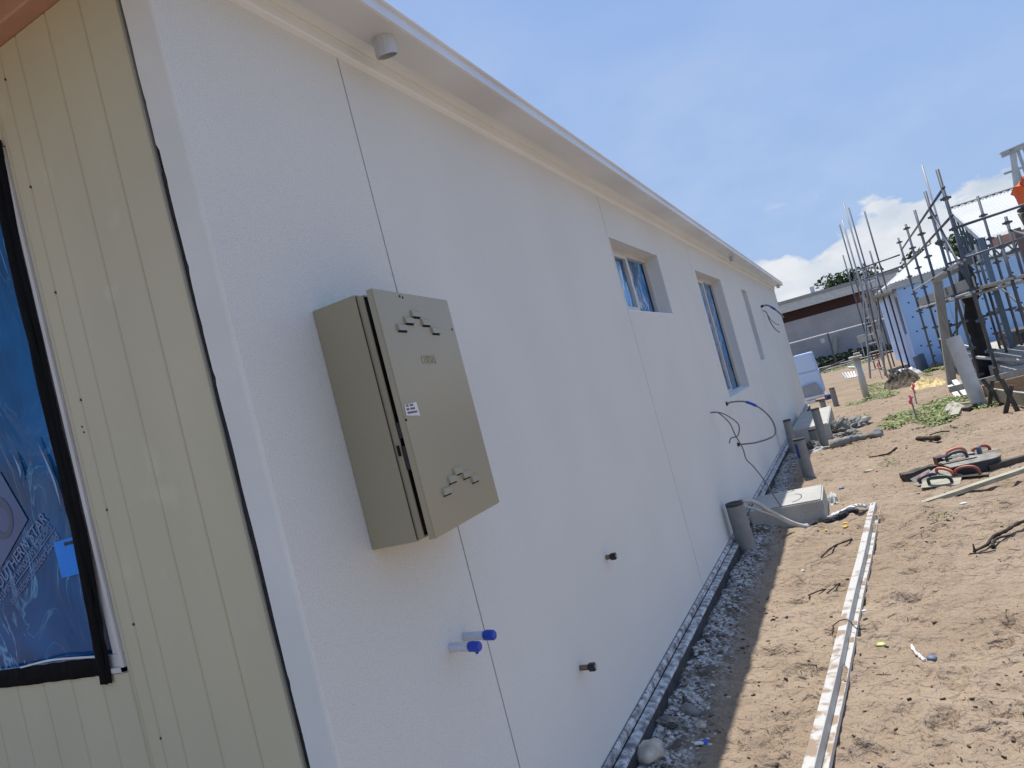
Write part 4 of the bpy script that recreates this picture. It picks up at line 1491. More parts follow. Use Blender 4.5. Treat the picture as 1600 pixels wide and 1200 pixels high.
litter('lime_scrap', 0.965, 3.76, .017, LIME_P, 'lime green plastic scrap on the sand right of the channel', seed=5)
litter('grey_scrap', 1.155, 3.56, .022, M('slate_blue', (.12, .15, .22), .6), 'slate blue scrap half buried in the sand', sx=1.0, sy=1.3, seed=6)
bm = B()
tube(bm, smooth_pts([(1.09, 3.72, gz(1.09, 3.72) + .008), (1.10, 3.65, gz(1.10, 3.65) + .012), (1.115, 3.58, gz(1.115, 3.58) + .01), (1.13, 3.53, gz(1.13, 3.53) + .006)], 5), 0.007, 6, jitter=.35)
mk('paper_scrap', bm, WHITEPL, None, 'twisted strip of white paper beside the slate blue scrap', 'litter')
litter('plastic_bit', 0.275, 2.88, .015, M('bright_blue', (.02, .09, .55), .4), 'bright blue plastic scrap in the shade beside the footing', sx=.8, sy=1.3, sz=1.1, seed=8)
litter('white_scrap', 0.255, 2.85, .014, WHITEPL, 'white scrap touching the bright blue one beside the footing', seed=9)
litter('yellow_scrap', 0.66, 6.02, .013, YELLOW_P, 'yellow plastic clip below the end of the torn cable, the left one', sx=.7, sy=2.2, seed=10)
litter('yellow_scrap', 0.80, 6.08, .014, YELLOW_P, 'yellow plastic clip on the sand between the left clip and the channel', sx=1.8, sy=1.2, seed=11)
litter('yellow_scrap', 0.80, 6.20, .012, YELLOW_P, 'smallest yellow plastic clip, closest to the torn cable', sx=1.8, sy=1.2, seed=12)
litter('blue_scrap', 0.76, 7.6, .020, M('mid_blue', (.03, .10, .42), .5), 'blue plastic scrap on the sand beyond the near block', sx=1.6, seed=13)
litter('white_scrap', 0.895, 4.22, .012, WHITEPL, 'white scrap on the sand left of the channel, mid way along', seed=14)
litter('white_scrap', 1.02, 8.3, .03, STONE, 'pale stone flake on the sand near the thin curved stick', sx=1.7, sz=.3, seed=15)
litter('white_scrap', 1.62, 6.15, .016, WHITEPL, 'white scrap on the sand in front of the pale timber', seed=16)
litter('white_scrap', 0.53, 5.1, .010, WHITEPL, 'white crumb on the shadow edge in front of the pipes', seed=17)

# ------------------------------------------------------------------ trowels and timber on the sand
def gp(x, y, h=0.0):
    return Vector((x, y, float(gbase(y)) + h))


bm = B()
bar(bm, gp(1.37, 6.46, 0.004), gp(2.45, 6.74, 0.135), 0.065, 0.032)
mk('timber_length', bm, TIMBER, None, 'long pale timber batten lying in front of the trowels', 'timber', loc=gp(1.37, 6.46))
bm = B()
bar(bm, gp(1.95, 7.25, 0.03), gp(2.9, 7.55, 0.085), 0.05, 0.05)
mk('timber_length', bm, TIMBER_D, None, 'dark timber length running off right behind the trowels', 'timber', loc=gp(2.0, 7.25))
bm = B()
bar(bm, gp(1.30, 7.40, 0.045), gp(1.58, 7.52, 0.06), 0.10, 0.075)
bmesh.ops.subdivide_edges(bm, edges=list(bm.edges), cuts=3, use_grid_fill=True)
for v in bm.verts:
    v.co += Vector((random.uniform(-.008, .008), random.uniform(-.008, .008), random.uniform(-.01, .01)))
mk('timber_offcut', bm, TIMBER_D, None, 'rough dark timber offcut at the left end of the trowel pile', 'timber', loc=gp(1.3, 7.4))


def hand_float(x, y, h, yaw, pitch, roll, hm, pm, label, L=0.28, W=0.11, hh=0.06, plate_t=0.006):
    o = thing('hand_trowel', label, 'trowel', gp(x, y, h), 'trowels piled on the sand')
    Rm = Matrix.Rotation(yaw, 4, 'Z') @ Matrix.Rotation(pitch, 4, 'Y') @ Matrix.Rotation(roll, 4, 'X')
    T = Matrix.Translation(gp(x, y, h)) @ Rm
    bm = B()
    box(bm, -L / 2, L / 2, -W / 2, W / 2, 0, plate_t, 0.002)
    bmesh.ops.transform(bm, matrix=T, verts=bm.verts)
    mk('blade', bm, pm, o)
    bm = B()
    hh *= .85
    sp = smooth_pts([(-L * .30, 0, plate_t), (-L * .29, 0, hh * .7), (-L * .18, 0, hh), (0, 0, hh * 1.12), (L * .18, 0, hh), (L * .27, 0, hh * .6), (L * .28, 0, plate_t)], 4)
    tube(bm, sp, 0.0135, 9)
    bmesh.ops.transform(bm, matrix=T, verts=bm.verts)
    mk('handle', bm, hm, o, smooth=True)
    return o


hand_float(1.49, 7.18, .02, .35, -.05, .0, BLUE_H, PLATE, 'trowel with a navy handle at the left of the pile', L=.26)
hand_float(1.56, 6.98, .03, -.35, .02, .35, GREEN_H, TIMBER, 'trowel with a dark green handle lowest in the pile', L=.3, hh=.07)
hand_float(1.62, 7.20, .05, -.6, .30, .2, ORANGE_H, PLATE, 'trowel with an orange handle tilted up in the middle of the pile', L=.24)
hand_float(1.78, 7.12, .02, -.25, .05, -.1, RED_H, TIMBER_D, 'trowel with a dull red handle at the front right of the pile', L=.3, hh=.085)
hand_float(1.76, 7.42, .115, .2, .0, .0, GREEN_H, PLATE, 'trowel with a dark green arched handle on top of the pile', L=.28, hh=.075)
hand_float(1.78, 7.60, .12, .2, .0, .0, ORANGE_H, PLATE, 'trowel with an orange handle at the top of the pile', L=.26, hh=.07)
hand_float(1.98, 7.66, .10, .25, .0, .0, RED_H, PLATE, 'trowel with a red handle at the far right of the pile', L=.24, hh=.06)
hand_float(1.46, 7.30, .03, .5, -.2, .7, RED_H, PLATE, 'trowel with a red handle beside the dark offcut', L=.2, hh=.05)
o = thing('float_tub', 'flat dark blue tub holding the trowels, rounded at one end', 'tub', gp(1.86, 7.35))
bm = B()
n = 16
pr_ = [(-0.20, -0.14), (0.10, -0.14)] + [(0.10 + 0.14 * math.sin(math.pi * k / n), -0.14 * math.cos(math.pi * k / n)) for k in range(1, n)] + [(0.10, 0.14), (-0.20, 0.14)]
T = Matrix.Translation(gp(1.84, 7.36, 0)) @ Matrix.Rotation(.22, 4, 'Z')
lo_ = [bm.verts.new(T @ Vector((a * .95, b * .95, 0.0))) for a, b in pr_]
hi_ = [bm.verts.new(T @ Vector((a, b, 0.10))) for a, b in pr_]
for k in range(len(pr_)):
    bm.faces.new((lo_[k], lo_[(k + 1) % len(pr_)], hi_[(k + 1) % len(pr_)], hi_[k]))
bm.faces.new(hi_)
mk('tub_body', bm, TUB, o)
bm = B()
lo_ = [bm.verts.new(T @ Vector((a * 1.03, b * 1.03, 0.101))) for a, b in pr_]
hi_ = [bm.verts.new(T @ Vector((a * 1.03, b * 1.03, 0.109))) for a, b in pr_]
for k in range(len(pr_)):
    bm.faces.new((lo_[k], lo_[(k + 1) % len(pr_)], hi_[(k + 1) % len(pr_)], hi_[k]))
bm.faces.new(hi_)
bm.faces.new(lo_[::-1])
mk('rim_plate', bm, PLATE, o)
bm = B()
bar(bm, gp(1.60, 7.62, .09), gp(1.72, 7.66, .09), .09, .09)
mk('plastic_case', bm, M('dark_red_case', (.07, .02, .025), .5), None, 'small dark red case behind the trowels', 'case', loc=gp(1.6, 7.62))
bm = B()
tube(bm, [gp(1.955, 7.60, .10), gp(1.955, 7.60, .165)], .022, 10)
mk('tool_grip', bm, BLUESTEEL, None, 'upright blue grey grip among the trowels', 'tool', smooth=False, loc=gp(1.95, 7.6))

# ------------------------------------------------------------------ low plants
def leaf_patch(bm, cx, cy, rx, ry, n, size, h=0.05, seed=0, mask=True):
    rr = random.Random(seed)
    k = 0
    tries = 0
    while k < n and tries < n * 6:
        tries += 1
        a, d = rr.uniform(0, 2 * math.pi), math.sqrt(rr.random())
        x, y = cx + rx * d * math.cos(a), cy + ry * d * math.sin(a)
        if mask and float(vnoise(x * 3.1, y * 2.1, 60 + seed)) + 0.28 * (1 - d) < 0.05 * rr.uniform(-1, 1.5):
            continue
        k += 1
        s = size * .8 * rr.uniform(.6, 1.3)
        z = gz(x, y) + h * rr.random() * (1.15 - d)
        yaw = rr.uniform(0, 6.28)
        tilt = rr.uniform(-.7, .7)
        u = Vector((math.cos(yaw), math.sin(yaw), math.sin(tilt) * .6)) * s
        v = Vector((-math.sin(yaw), math.cos(yaw), rr.uniform(-.4, .4))) * s * .55
        c = Vector((x, y, z + .01))
        q = [c - u, c - u * .2 - v, c + u, c - u * .2 + v]
        bm.faces.new([bm.verts.new(p) for p in q])
    return bm


for cx, cy, rx, ry, n, s, lab, m, sd_ in (
        (1.78, 12.0, 0.55, 1.45, 2600, .030, 'bright green creeping weeds around the pink flagged stakes', LEAF, 1),
        (2.40, 13.2, 0.50, 0.9, 1400, .032, 'green weeds between the pink stakes and the leaning pale pipe', LEAF, 2),
        (1.27, 17.4, 0.55, 1.0, 900, .035, 'green weeds at the foot of the capped post', LEAF, 3),
        (1.45, 20.5, 0.5, 2.2, 900, .04, 'green weed strip behind the capped post', LEAF, 4),
        (2.62, 11.7, 0.30, 0.5, 500, .028, 'green weeds beneath the formwork stakes', LEAF, 5),
        (0.0, 44.0, 2.6, 3.0, 1800, .09, 'grass verge along the temporary fence', LEAF, 6),
        (2.95, 21.5, 0.35, 1.6, 500, .06, 'leafy weeds by the corner of the blue house', LEAF, 7),
        (0.98, 13.3, 0.22, 0.8, 260, .028, 'small green weeds beside the pale flat rock', LEAF, 8),
        (1.22, 8.55, 0.12, 0.28, 90, .018, 'sparse pale weeds near the thin curved stick', LEAF_P, 9),
        (2.0, 9.9, 0.30, 0.5, 110, .02, 'sparse weeds on the sand right of the short thick stick', LEAF_P, 10),
        (0.86, 7.4, 0.09, 0.2, 80, .015, 'tiny weeds beside the near concrete block', LEAF_P, 11),
        (1.52, 5.9, 0.16, 0.18, 90, .013, 'sparse dry weeds in front of the pale timber batten', LEAF_P, 12),
        (1.86, 8.3, 0.10, 0.16, 60, .016, 'small weed tuft on the sand behind the trowels', LEAF_P, 13)):
    bm = leaf_patch(B(), cx, cy, rx, ry, n, s, h=0.07 if m is LEAF else 0.02, seed=sd_)
    mk('ground_cover', bm, m, None, lab, kind='stuff')

# ------------------------------------------------------------------ stakes, posts, pipes in the middle distance
for x, y, zt, lean, lab in ((1.74, 11.88, 0.19, 0.0, 'survey stake with pink tape, the nearer one in the weeds'),
                            (1.90, 14.07, 0.17, 0.03, 'survey stake with pink tape, the one behind the nearer stake'),
                            (1.72, 24.4, 0.15, 0.0, 'small far stake with pink tape beside the scaffold tower')):
    o = thing('survey_stake', lab, 'stake', (x, y, gz(x, y)), 'pink flagged stakes')
    bm = B()
    bar(bm, (x, y, gz(x, y) - .05), (x + lean, y, zt), .022, .018)
    mk('peg', bm, TIMBER_G, o)
    bm = B()
    k = (y / 11.88) ** .5
    sp = [(x + lean - .012, y - .012, zt - .002), (x + lean + .01 * k, y - .03, zt - .05), (x + lean - .02, y - .025, zt - .10), (x + lean + .012, y - .03, zt - .17 * k)]
    tube(bm, smooth_pts(sp, 5), [.010, .016, .02, .018, .022, .018, .014, .02, .022, .018, .016, .018, .014, .012, .010, .006], 7, jitter=.4)
    mk('flag_tape', bm, PINKTAPE, o)

o = thing('capped_post', 'grey pipe post with a wide flat cap standing in weeds', 'post', (1.18, 17.9, gz(1.18, 17.9)))
mk('pipe', tube(B(), [(1.18, 17.9, -0.4), (1.20, 17.9, 0.66)], 0.072, 20), PVC_PALE, o, smooth=True)
bm = B()
box(bm, 1.04, 1.33, 17.76, 18.04, 0.655, 0.715, .015)
box(bm, 1.16, 1.30, 17.84, 17.96, 0.735, 0.78, .01)
mk('cap', bm, M('cap_plaster', (.42, .42, .37), .8), o)

o = thing('pale_pipe', 'wide pale pipe leaning left in front of the scaffold', 'pipe', (2.52, 11.89, gz(2.52, 11.89)))
mk('pipe_wall', open_pipe(B(), (2.545, 11.80, -0.30), (2.475, 12.0, 0.84), 0.098, .006, 26), PVC_PALE, o)

o = thing('gate_post', 'grey timber post with a short top beam leaning beside the scaffold', 'post', (2.70, 16.6, gz(2.7, 16.6)))
bm = B()
bar(bm, (2.715, 16.7, -0.4), (2.985, 16.7, 1.80), .16, .14, up=(0, 1, 0))
mk('post', bm, TIMBER_G, o)
bm = B()
bar(bm, (2.90, 16.68, 1.815), (3.46, 16.68, 1.93), .14, .085)
mk('beam', bm, TIMBER, o)
o = thing('black_sheeting', 'tall black fabric bundle hanging from the short beam beside the grey post', 'fabric', (3.25, 16.5, gz(3.25, 16.5)))
bm = B()
sp = smooth_pts([(3.46, 16.5, 1.95), (3.46, 16.45, 1.85), (3.41, 16.42, 1.4), (3.36, 16.42, .9), (3.34, 16.42, .4), (3.30, 16.42, -.1), (3.28, 16.42, -.3)], 5)
n = len(sp)
tube(bm, sp, [.03 + .11 * min(1, (i + 1) / 6) + .02 * math.sin(i * .9) for i in range(n)], 14, jitter=.16)
mk('cloth', bm, BLACKCLOTH, o, smooth=True)

# yellow membrane, soil heap, sacks
def heap(name, cx, cy, rx, ry, h, mat, label, cat, seed, rough=.5, n=44):
    bm = B()
    g = []
    for j in range(n + 1):
        row = []
        for i in range(n + 1):
            u, v = i / n * 2 - 1, j / n * 2 - 1
            x, y = cx + u * rx, cy + v * ry
            f = max(0.0, 1 - (u * u + v * v)) ** .8
            z = gz(x, y) - .02 + f * h * (1 + rough * 2 * float(vnoise(x * 4, y * 4, seed)) + rough * 1.3 * float(vnoise(x * 11, y * 11, seed + 1)) + rough * .9 * float(vnoise(x * 23, y * 17, seed + 2)))
            row.append(bm.verts.new((x, y, z)))
        g.append(row)
    for j in range(n):
        for i in range(n):
            bm.faces.new((g[j][i], g[j][i + 1], g[j + 1][i + 1], g[j + 1][i]))
    mk(name, bm, mat, None, label, cat, smooth=False, loc=(cx, cy, gz(cx, cy)))


heap('soil_heap', 2.02, 19.6, 0.42, 1.2, .30, EARTH, 'dark heap of dug soil in front of the blue house', 'soil heap', 70, .6)
heap('yellow_sheet', 2.38, 17.6, 0.36, 0.75, .13, YELLOW, 'crumpled yellow sheet lying beside the soil heap', 'sheet', 71, .9)
heap('white_sack', 2.28, 22.9, 0.42, 0.32, .20, WHITEPL, 'long white plastic sheet at the foot of the blue house', 'sheet', 72, .4)
heap('white_sack', 2.22, 11.9, 0.16, 0.5, .08, STONE, 'crumpled pale sack among boards in front of the weeds', 'sack', 73, .8)
for (a, b, w, h_, m, lab) in (((2.15, 11.15, .03), (2.27, 11.75, .05), .10, .03, TIMBER, 'short pale board on the sand in front of the crumpled sack'),
                              ((2.20, 12.3, .06), (2.52, 11.9, .06), .06, .03, TIMBER, 'pale board lying beyond the crumpled sack'),
                              ((2.32, 11.55, .03), (2.45, 11.75, .04), .12, .05, TIMBER_D, 'dark board end beside the crumpled sack')):
    bm = B()
    bar(bm, gp(*a), gp(*b), w, h_)
    mk('board_piece', bm, m, None, lab, 'board', loc=gp(*a))
# pile of plasterboard or battens by the gate post
for k, (a, b, m, lab) in enumerate((((2.72, 16.0, .10), (2.56, 13.2, .05), WHITEPL, 'white batten on top of the small batten pile'),
                                    ((2.80, 16.0, .06), (2.70, 13.2, .03), GALV, 'grey steel batten in the middle of the small batten pile'),
                                    ((2.62, 15.9, .03), (2.46, 13.4, .02), WHITEPL, 'white batten at the bottom left of the small batten pile'))):
    bm = B()
    bar(bm, gp(*a), gp(*b), .08, .045)
    mk('batten', bm, m, None, lab, 'batten', 'battens piled by the post', loc=gp(*a))
for k in range(6):
    bm = B()
    x = .70 + k * .075
    bar(bm, gp(x, 28.9 - k * .05, .02), gp(x - .10 + k * .025, 29.1, .26 - .015 * k), .05, .03)
    mk('white_batten', bm, WHITEPL, None, 'short white batten in the far fan of battens, %s from the left' % ('first', 'second', 'third', 'fourth', 'fifth', 'last')[k], 'batten', 'fan of white battens', loc=gp(x, 28.9))

# ------------------------------------------------------------------ pale blue box by the far corner
o = thing('foam_block_stack', 'pale blue foam block stack at the far end of the white wall', 'foam blocks', (-0.03, 20.5, gz(0, 20.5)))
bm = B()
hexa(bm, [(-0.30, 20.5, .51), (0.235, 20.5, .51), (0.235, 21.3, .51), (-0.30, 21.3, .51), (-0.275, 20.5, 1.00), (0.20, 20.5, 1.005), (0.20, 21.3, 1.005), (-0.275, 21.3, 1.0)])
bmesh.ops.bevel(bm, geom=list(bm.edges), offset=0.02, segments=2, affect='EDGES')
mk('upper_block', bm, FOAMBOX, o)
bm = B()
hexa(bm, [(-0.33, 20.49, -.10), (0.265, 20.49, -.10), (0.265, 21.3, -.10), (-0.33, 21.3, -.10), (-0.305, 20.49, .505), (0.24, 20.49, .505), (0.24, 21.3, .505), (-0.305, 21.3, .505)])
bmesh.ops.bevel(bm, geom=list(bm.edges), offset=0.015, segments=2, affect='EDGES')
mk('lower_block', bm, FOAMBOX, o)
bm = B()
hexa(bm, [(-0.29, 20.3, -.12), (0.25, 20.3, -.12), (0.22, 20.47, -.12), (-0.29, 20.47, -.12), (-0.27, 20.40, .17), (0.10, 20.40, .21), (0.10, 20.47, .21), (-0.27, 20.47, .17)])
mk('leaning_sheet', bm, M('grey_sheet', (.30, .31, .34), .6), o)
bm = B()
box(bm, -0.36, 0.29, 20.2, 20.5, -.20, -.125, .015)
box(bm, -0.33, 0.0, 20.1, 20.4, -.36, -.21, .01)
mk('pallet_edge', bm, WHITEPL, o)
for x, y, z, r, m, lab in ((0.34, 19.4, -.16, .07, M('deep_blue', (.01, .03, .16), .4), 'dark blue roll beside the foot of the foam blocks'),):
    bm = B()
    tube(bm, [(x - .04, y, z), (x + .06, y + .05, z)], r, 14)
    mk('blue_roll', bm, m, None, lab, 'roll')

# ------------------------------------------------------------------ blue foam clad house
BX, BY = 2.74, 24.5
BZ = float(gbase(BY)) - .02
bh = thing('blue_house', 'house under construction clad in blue foam boards, with white steel roof', 'house', (BX, BY, BZ))
BT = 2.20
# left side wall with a tall slit, front wall of single boards
WY0, WY1, WZ0, WZ1 = 25.2, 26.3, 0.72, 1.92
bm = B()
box(bm, BX, BX + .1, BY + .002, WY0, BZ, BT)
box(bm, BX, BX + .1, WY1, 37.0, BZ - .2, BT)
box(bm, BX, BX + .1, WY0, WY1, BZ, WZ0)
box(bm, BX, BX + .1, WY0, WY1, WZ1, BT)
mk('side_wall', bm, FOAMBOX, bh)
mk('slit_window', box(B(), BX + .05, BX + .06, WY0, WY1, WZ0, WZ1), DARK, bh)
xw = BX + .003
k = 0
while xw < 9.0:
    bm = B()
    box(bm, xw, xw + 1.195, BY - .06, BY, BZ + .08, BT + (0 if k else .0), .004)
    mk('foam_board', bm, BLUEFOAM, bh)
    xw += 1.2
    k += 1
mk('foam_board_backing', box(B(), BX + .11, 9.2, BY + .001, BY + .02, BZ, BT), DARK, bh)
dots = B()
for i in range(14):
    for j in range(6):
        for s in (-.13, .13):
            x = BX + .35 + i * .6 + s
            z = BZ + .25 + j * .44 + (.06 if s > 0 else 0)
            tube(dots, [(x, BY - .066, z), (x, BY - .058, z)], .026, 8)
mk('fixing_washers', dots, DOTM, bh, kind='stuff')
mk('slab_edge', box(B(), BX - .02, 9.4, BY - .12, BY + .4, BZ - .3, BZ + .075), CONC, bh)
# low white roof over the left part
bm = B()
hexa(bm, [(BX - .12, BY - .12, BT + .04), (4.6, BY - .12, BT + .10), (4.6, 30, 3.45), (BX - .12, 37, 2.45), (BX - .12, BY - .12, BT + .12), (4.6, BY - .12, BT + .18), (4.6, 30, 3.55), (BX - .12, 37, 2.53)])
mk('low_roof', bm, ZINC, bh)
mk('low_fascia', box(B(), BX - .125, 9.2, BY - .135, BY - .122, BT - .06, BT + .10), M('pale_fascia', (.50, .50, .47), .6), bh)
scr = B()
for j in range(3):
    for i in range(22):
        f = j / 2.2
        x = BX + .05 + i * .085
        y = BY - .1 + f * 4.5
        z = BT + .125 + (x - BX) * .03 + f * .9 * (.2 + .55 * (x - BX) / 1.9)
        tube(scr, [(x, y, z), (x, y, z + .02)], .016, 6)
mk('roof_screws', scr, BLUESTEEL, bh, kind='stuff')
mk('side_fascia', box(B(), BX - .135, BX - .121, BY - .12, 36.5, BT - .10, BT + .06), M('side_fascia_grey', (.36, .36, .35), .6), bh)

# upper corrugated roof on posts
RX0, RX1 = 4.17, 10.5
EY, EZ, RY, RZ = 18.4, 2.50, 21.35, 3.60
bm = B()
pitch = .076
n = int((RX1 - RX0) / pitch * 6)
f0, f1 = [], []
for i in range(n + 1):
    x = RX0 + (RX1 - RX0) * i / n
    c = .011 * math.cos(2 * math.pi * (x - RX0) / pitch)
    f0.append(bm.verts.new((x, EY, EZ + c)))
    f1.append(bm.verts.new((x, RY, RZ + c)))
for i in range(n):
    bm.faces.new((f0[i], f0[i + 1], f1[i + 1], f1[i]))
urf = mk('corrugated_roof', bm, ZINC, bh, smooth=True)
rc = mk('ridge_capping', box(B(), RX0 - .01, RX1, RY - .02, RY + .12, RZ + .03, RZ + .055), ZINC, urf)
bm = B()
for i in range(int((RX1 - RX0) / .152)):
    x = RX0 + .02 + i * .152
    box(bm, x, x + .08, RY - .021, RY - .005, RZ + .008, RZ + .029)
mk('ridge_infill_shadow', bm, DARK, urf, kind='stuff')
mk('verge_flashing', bar(B(), (RX0 - .015, EY, EZ - .05), (RX0 - .015, RY, RZ - .05), .03, .12), GALV, urf)
# gable truss below the verge
bm = B()
bar(bm, (RX0 + .03, EY, EZ - .13), (RX0 + .03, RY, RZ - .13), .05, .07)
bar(bm, (RX0 + .03, EY, EZ - .17), (RX0 + .03, RY + .2, EZ - .17), .05, .07)
for i in range(7):
    y = EY + .3 + i * .42
    zt = EZ - .13 + (RZ - EZ) * (y - EY) / (RY - EY)
    bar(bm, (RX0 + .03, y, EZ - .17), (RX0 + .03, y + .1, zt), .04, .04)
mk('gable_truss', bm, BLUESTEEL, urf)
mk('gable_infill', box(B(), RX0 + .06, RX0 + .08, EY + .1, RY + .4, EZ - .4, EZ + .02), M('dark_wrap', (.03, .05, .09), .7), urf)
bm = B()
for zz_ in (2.30, 2.02):
    bar(bm, (RX0 - .1, EY + .1, zz_), (RX1, EY + .1, zz_), .05, .05)
for i in range(24):
    x = RX0 + i * .26
    bar(bm, (x, EY + .1, 2.03), (x + .13, EY + .1, 2.29), .03, .03)
    bar(bm, (x + .13, EY + .1, 2.29), (x + .26, EY + .1, 2.03), .03, .03)
mk('lattice_beam', bm, BLUESTEEL, bh)
mk('eave_board', box(B(), 4.28, 5.0, EY - .1, EY - .06, 2.18, 2.42), PINK, bh)
mk('eave_gutter', prism(B(), [(EY - .14, EZ - .12), (EY - .02, EZ - .12), (EY - .02, EZ - .02), (EY - .14, EZ - .02)], 5.0, RX1, axis='x'), BLUESTEEL, bh)
for x, y, w, m in ((4.02, 17.6, .10, BLUESTEEL), (4.72, 17.9, .11, PRIMED), (4.95, 16.6, .13, STEEL), (5.6, 18.2, .1, PRIMED)):
    bm = B()
    bar(bm, (x, y, -.4), (x, y, 2.45), w, w, up=(0, 1, 0))
    mk('steel_post', bm, m, bh)
mk('porch_slab', box(B(), 3.35, 10, 13.9, 24.3, -.5, -.02, .01), CONC, bh)
# upper storey frame at the right edge
fr = thing('wall_frame', 'steel framed upper wall standing above the ridge at the right edge', 'wall frame', (5.35, 21.6, 3.6))
bm = B()
bar(bm, (5.66, 21.5, 3.60), (5.80, 21.5, 4.56), .13, .05, up=(0, 1, 0))
mk('sheeted_edge', bm, M('pale_grey_sheet', (.48, .49, .48), .6), fr)
for x in (5.80, 5.93, 6.06, 6.3, 6.6):
    mk('stud', bar(B(), (x, 21.52, 3.6), (x - .03, 21.52, 4.5), .06, .06, up=(0, 1, 0)), GALV, fr)
mk('noggin', bar(B(), (5.5, 21.52, 4.05), (6.9, 21.52, 4.1), .05, .05), GALV, fr)
mk('top_plate', bar(B(), (5.55, 21.5, 4.48), (7.2, 21.5, 4.66), .10, .08), GALV, fr)
mk('roof_batten', bar(B(), (5.53, 21.46, 4.55), (7.2, 21.46, 4.73), .18, .03), ZINC, fr)

# ------------------------------------------------------------------ scaffold along the porch
sc = thing('scaffold', 'long grey tube scaffold standing in front of the blue house', 'scaffold', (3.6, 18.5, gz(3.6, 18.5)))


def standard(x, y, zt, parent=None, r=.024, mat=STEEL, z0=None, cups=True, zc0=.15):
    z0 = gz(x, y) if z0 is None else z0
    s = mk('standard', tube(B(), [(x, y, z0), (x, y, zt)], r, 10), mat, parent or sc, smooth=True)
    if cups:
        z = z0 + zc0
        while z < zt - .05:
            bm = B()
            tube(bm, [(x, y, z - .03), (x, y, z + .03)], r + .017, 8)
            box(bm, x - r - .05, x + r + .05, y - .018, y + .018, z - .018, z + .018)
            mk('coupler', bm, mat, s)
            z += .5
    return s


ROW = [13.4, 15.4, 17.7, 20.2, 23.1]
for y in ROW:
    standard(3.06, y, 3.42 + (.03 if y > 20 else 0), r=.027)
for y in ROW[:4]:
    standard(4.20 if y > 16 else 4.12, y, 2.55 + (.75 if 17 < y < 18 else 0), r=.026)
standard(3.62, 19.3, 4.55, r=.024, mat=STEEL_L, cups=False)


def rail(a, b, name='ledger', mat=STEEL, r=.022, parent=None):
    return mk(name, tube(B(), [a, b], r, 9), mat, parent or sc, smooth=True)


for z in (3.10, 2.64):
    rail((3.06, ROW[0] - .15, z), (3.06, ROW[-1] + .1, z))
rail((3.06, ROW[0] - .1, 1.40), (3.06, ROW[-1], 1.40), mat=STEEL_L)
rail((3.06, ROW[0] - .1, 1.92), (3.06, ROW[-1], 1.92), mat=STEEL_L)
for y in ROW:
    rail((2.95, y + .03, 1.36), (4.3, y + .03, 1.36), name='transom', mat=STEEL_L)
rail((2.98, ROW[-1], 2.98), (2.02, 23.9, 2.98), name='ledger')
rail((2.98, ROW[-1], 2.66), (2.02, 23.9, 2.66), name='ledger')
rail((3.06, ROW[0], 2.45), (5.2, ROW[0] + .3, 2.55), name='guard_rail')
rail((4.12, ROW[0], 2.10), (5.4, ROW[0], 2.30), name='guard_rail')
rail((3.06, ROW[1], .45), (3.06, ROW[3], .55), name='ledger', mat=STEEL_L)
for x, y, zt in ((4.72, 13.6, 2.85), (5.25, 14.3, 2.5), (3.58, 13.35, 2.15), (4.45, 20.4, 2.6), (3.75, 16.6, 2.3)):
    standard(x, y, zt, r=.026)
rail((3.9, 13.45, 1.95), (5.6, 13.6, 2.02), name='guard_rail')
rail((3.06, ROW[1], 2.02), (4.3, ROW[1], 2.10), name='transom')
rail((3.06, ROW[2], .85), (4.3, ROW[2], .9), name='transom')
rail((3.58, 13.35, .2), (4.72, 13.6, 1.35), name='brace')
rail((4.12, 15.4, 2.3), (4.7, 13.6, 1.5), name='brace')
for (a, b) in (((3.06, 13.4, 1.4), (3.06, 15.4, 3.1)), ((3.06, 17.7, .2), (3.06, 15.4, 1.4)), ((3.10, 20.2, .3), (4.2, 20.2, 1.4)), ((4.12, 13.4, .1), (4.14, 17.7, 1.35))):
    rail(a, b, name='brace')
for k in range(4):
    bm = B()
    box(bm, 3.14 + k * .24, 3.36 + k * .24, 13.25, 23.2, 1.425, 1.465, .004)
    mk('deck_board', bm, TIMBER_G, sc)
mk('toe_board', box(B(), 3.085, 3.105, 13.3, 23.1, 1.467, 1.64), TIMBER_G, sc)
bm = B()
bar(bm, (4.12, 13.32, 1.42), (5.9, 13.5, 1.42), .28, .05)
mk('deck_board', bm, TIMBER_G, sc)
bm = B()
rock(bm, (4.02, 13.5, 1.53), .075, 1.2, 1, .9, .3, 2, 4)
mk('rag_bundle', bm, TIMBER_D, None, 'brown bundle lying on the scaffold deck', 'bundle', loc=(4.02, 13.5, 1.46))

# scaffold tower with ladder at the far left corner
tw = thing('scaffold_tower', 'thin scaffold tower rising beside the left corner of the blue house', 'scaffold', (2.2, 25, gz(2.2, 25)))
for x, y, zt in ((1.86, 24.0, 4.55), (2.02, 24.0, 5.0), (2.44, 26.2, 3.6), (2.62, 26.4, 4.9), (1.90, 30.0, 5.2), (2.35, 30.0, 5.7), (1.75, 31.5, 4.2)):
    standard(x, y, zt, parent=tw, r=.026, mat=STEEL_L if y < 25 else STEEL, cups=False)
for z in (3.0, 2.66, 2.3):
    rail((1.86, 24.0, z), (2.44, 26.2, z + .03), parent=tw)
    rail((1.86, 24.0, z), (1.90, 30.0, z + .03), parent=tw)
rail((1.86, 24.0, .4), (2.02, 24.0, 2.9), 'brace', parent=tw)
rail((1.9, 30.0, 1.0), (2.35, 30.0, 3.4), 'brace', parent=tw)
mk('deck_board', box(B(), 1.9, 2.6, 24.0, 30.0, 2.05, 2.10), TIMBER_G, tw)
ld = thing('ladder', 'aluminium ladder leaning against the scaffold tower', 'ladder', (1.7, 25.5, gz(1.7, 25.5)))
la, lb = Vector((1.42, 25.6, -.40)), Vector((2.02, 26.4, 2.9))
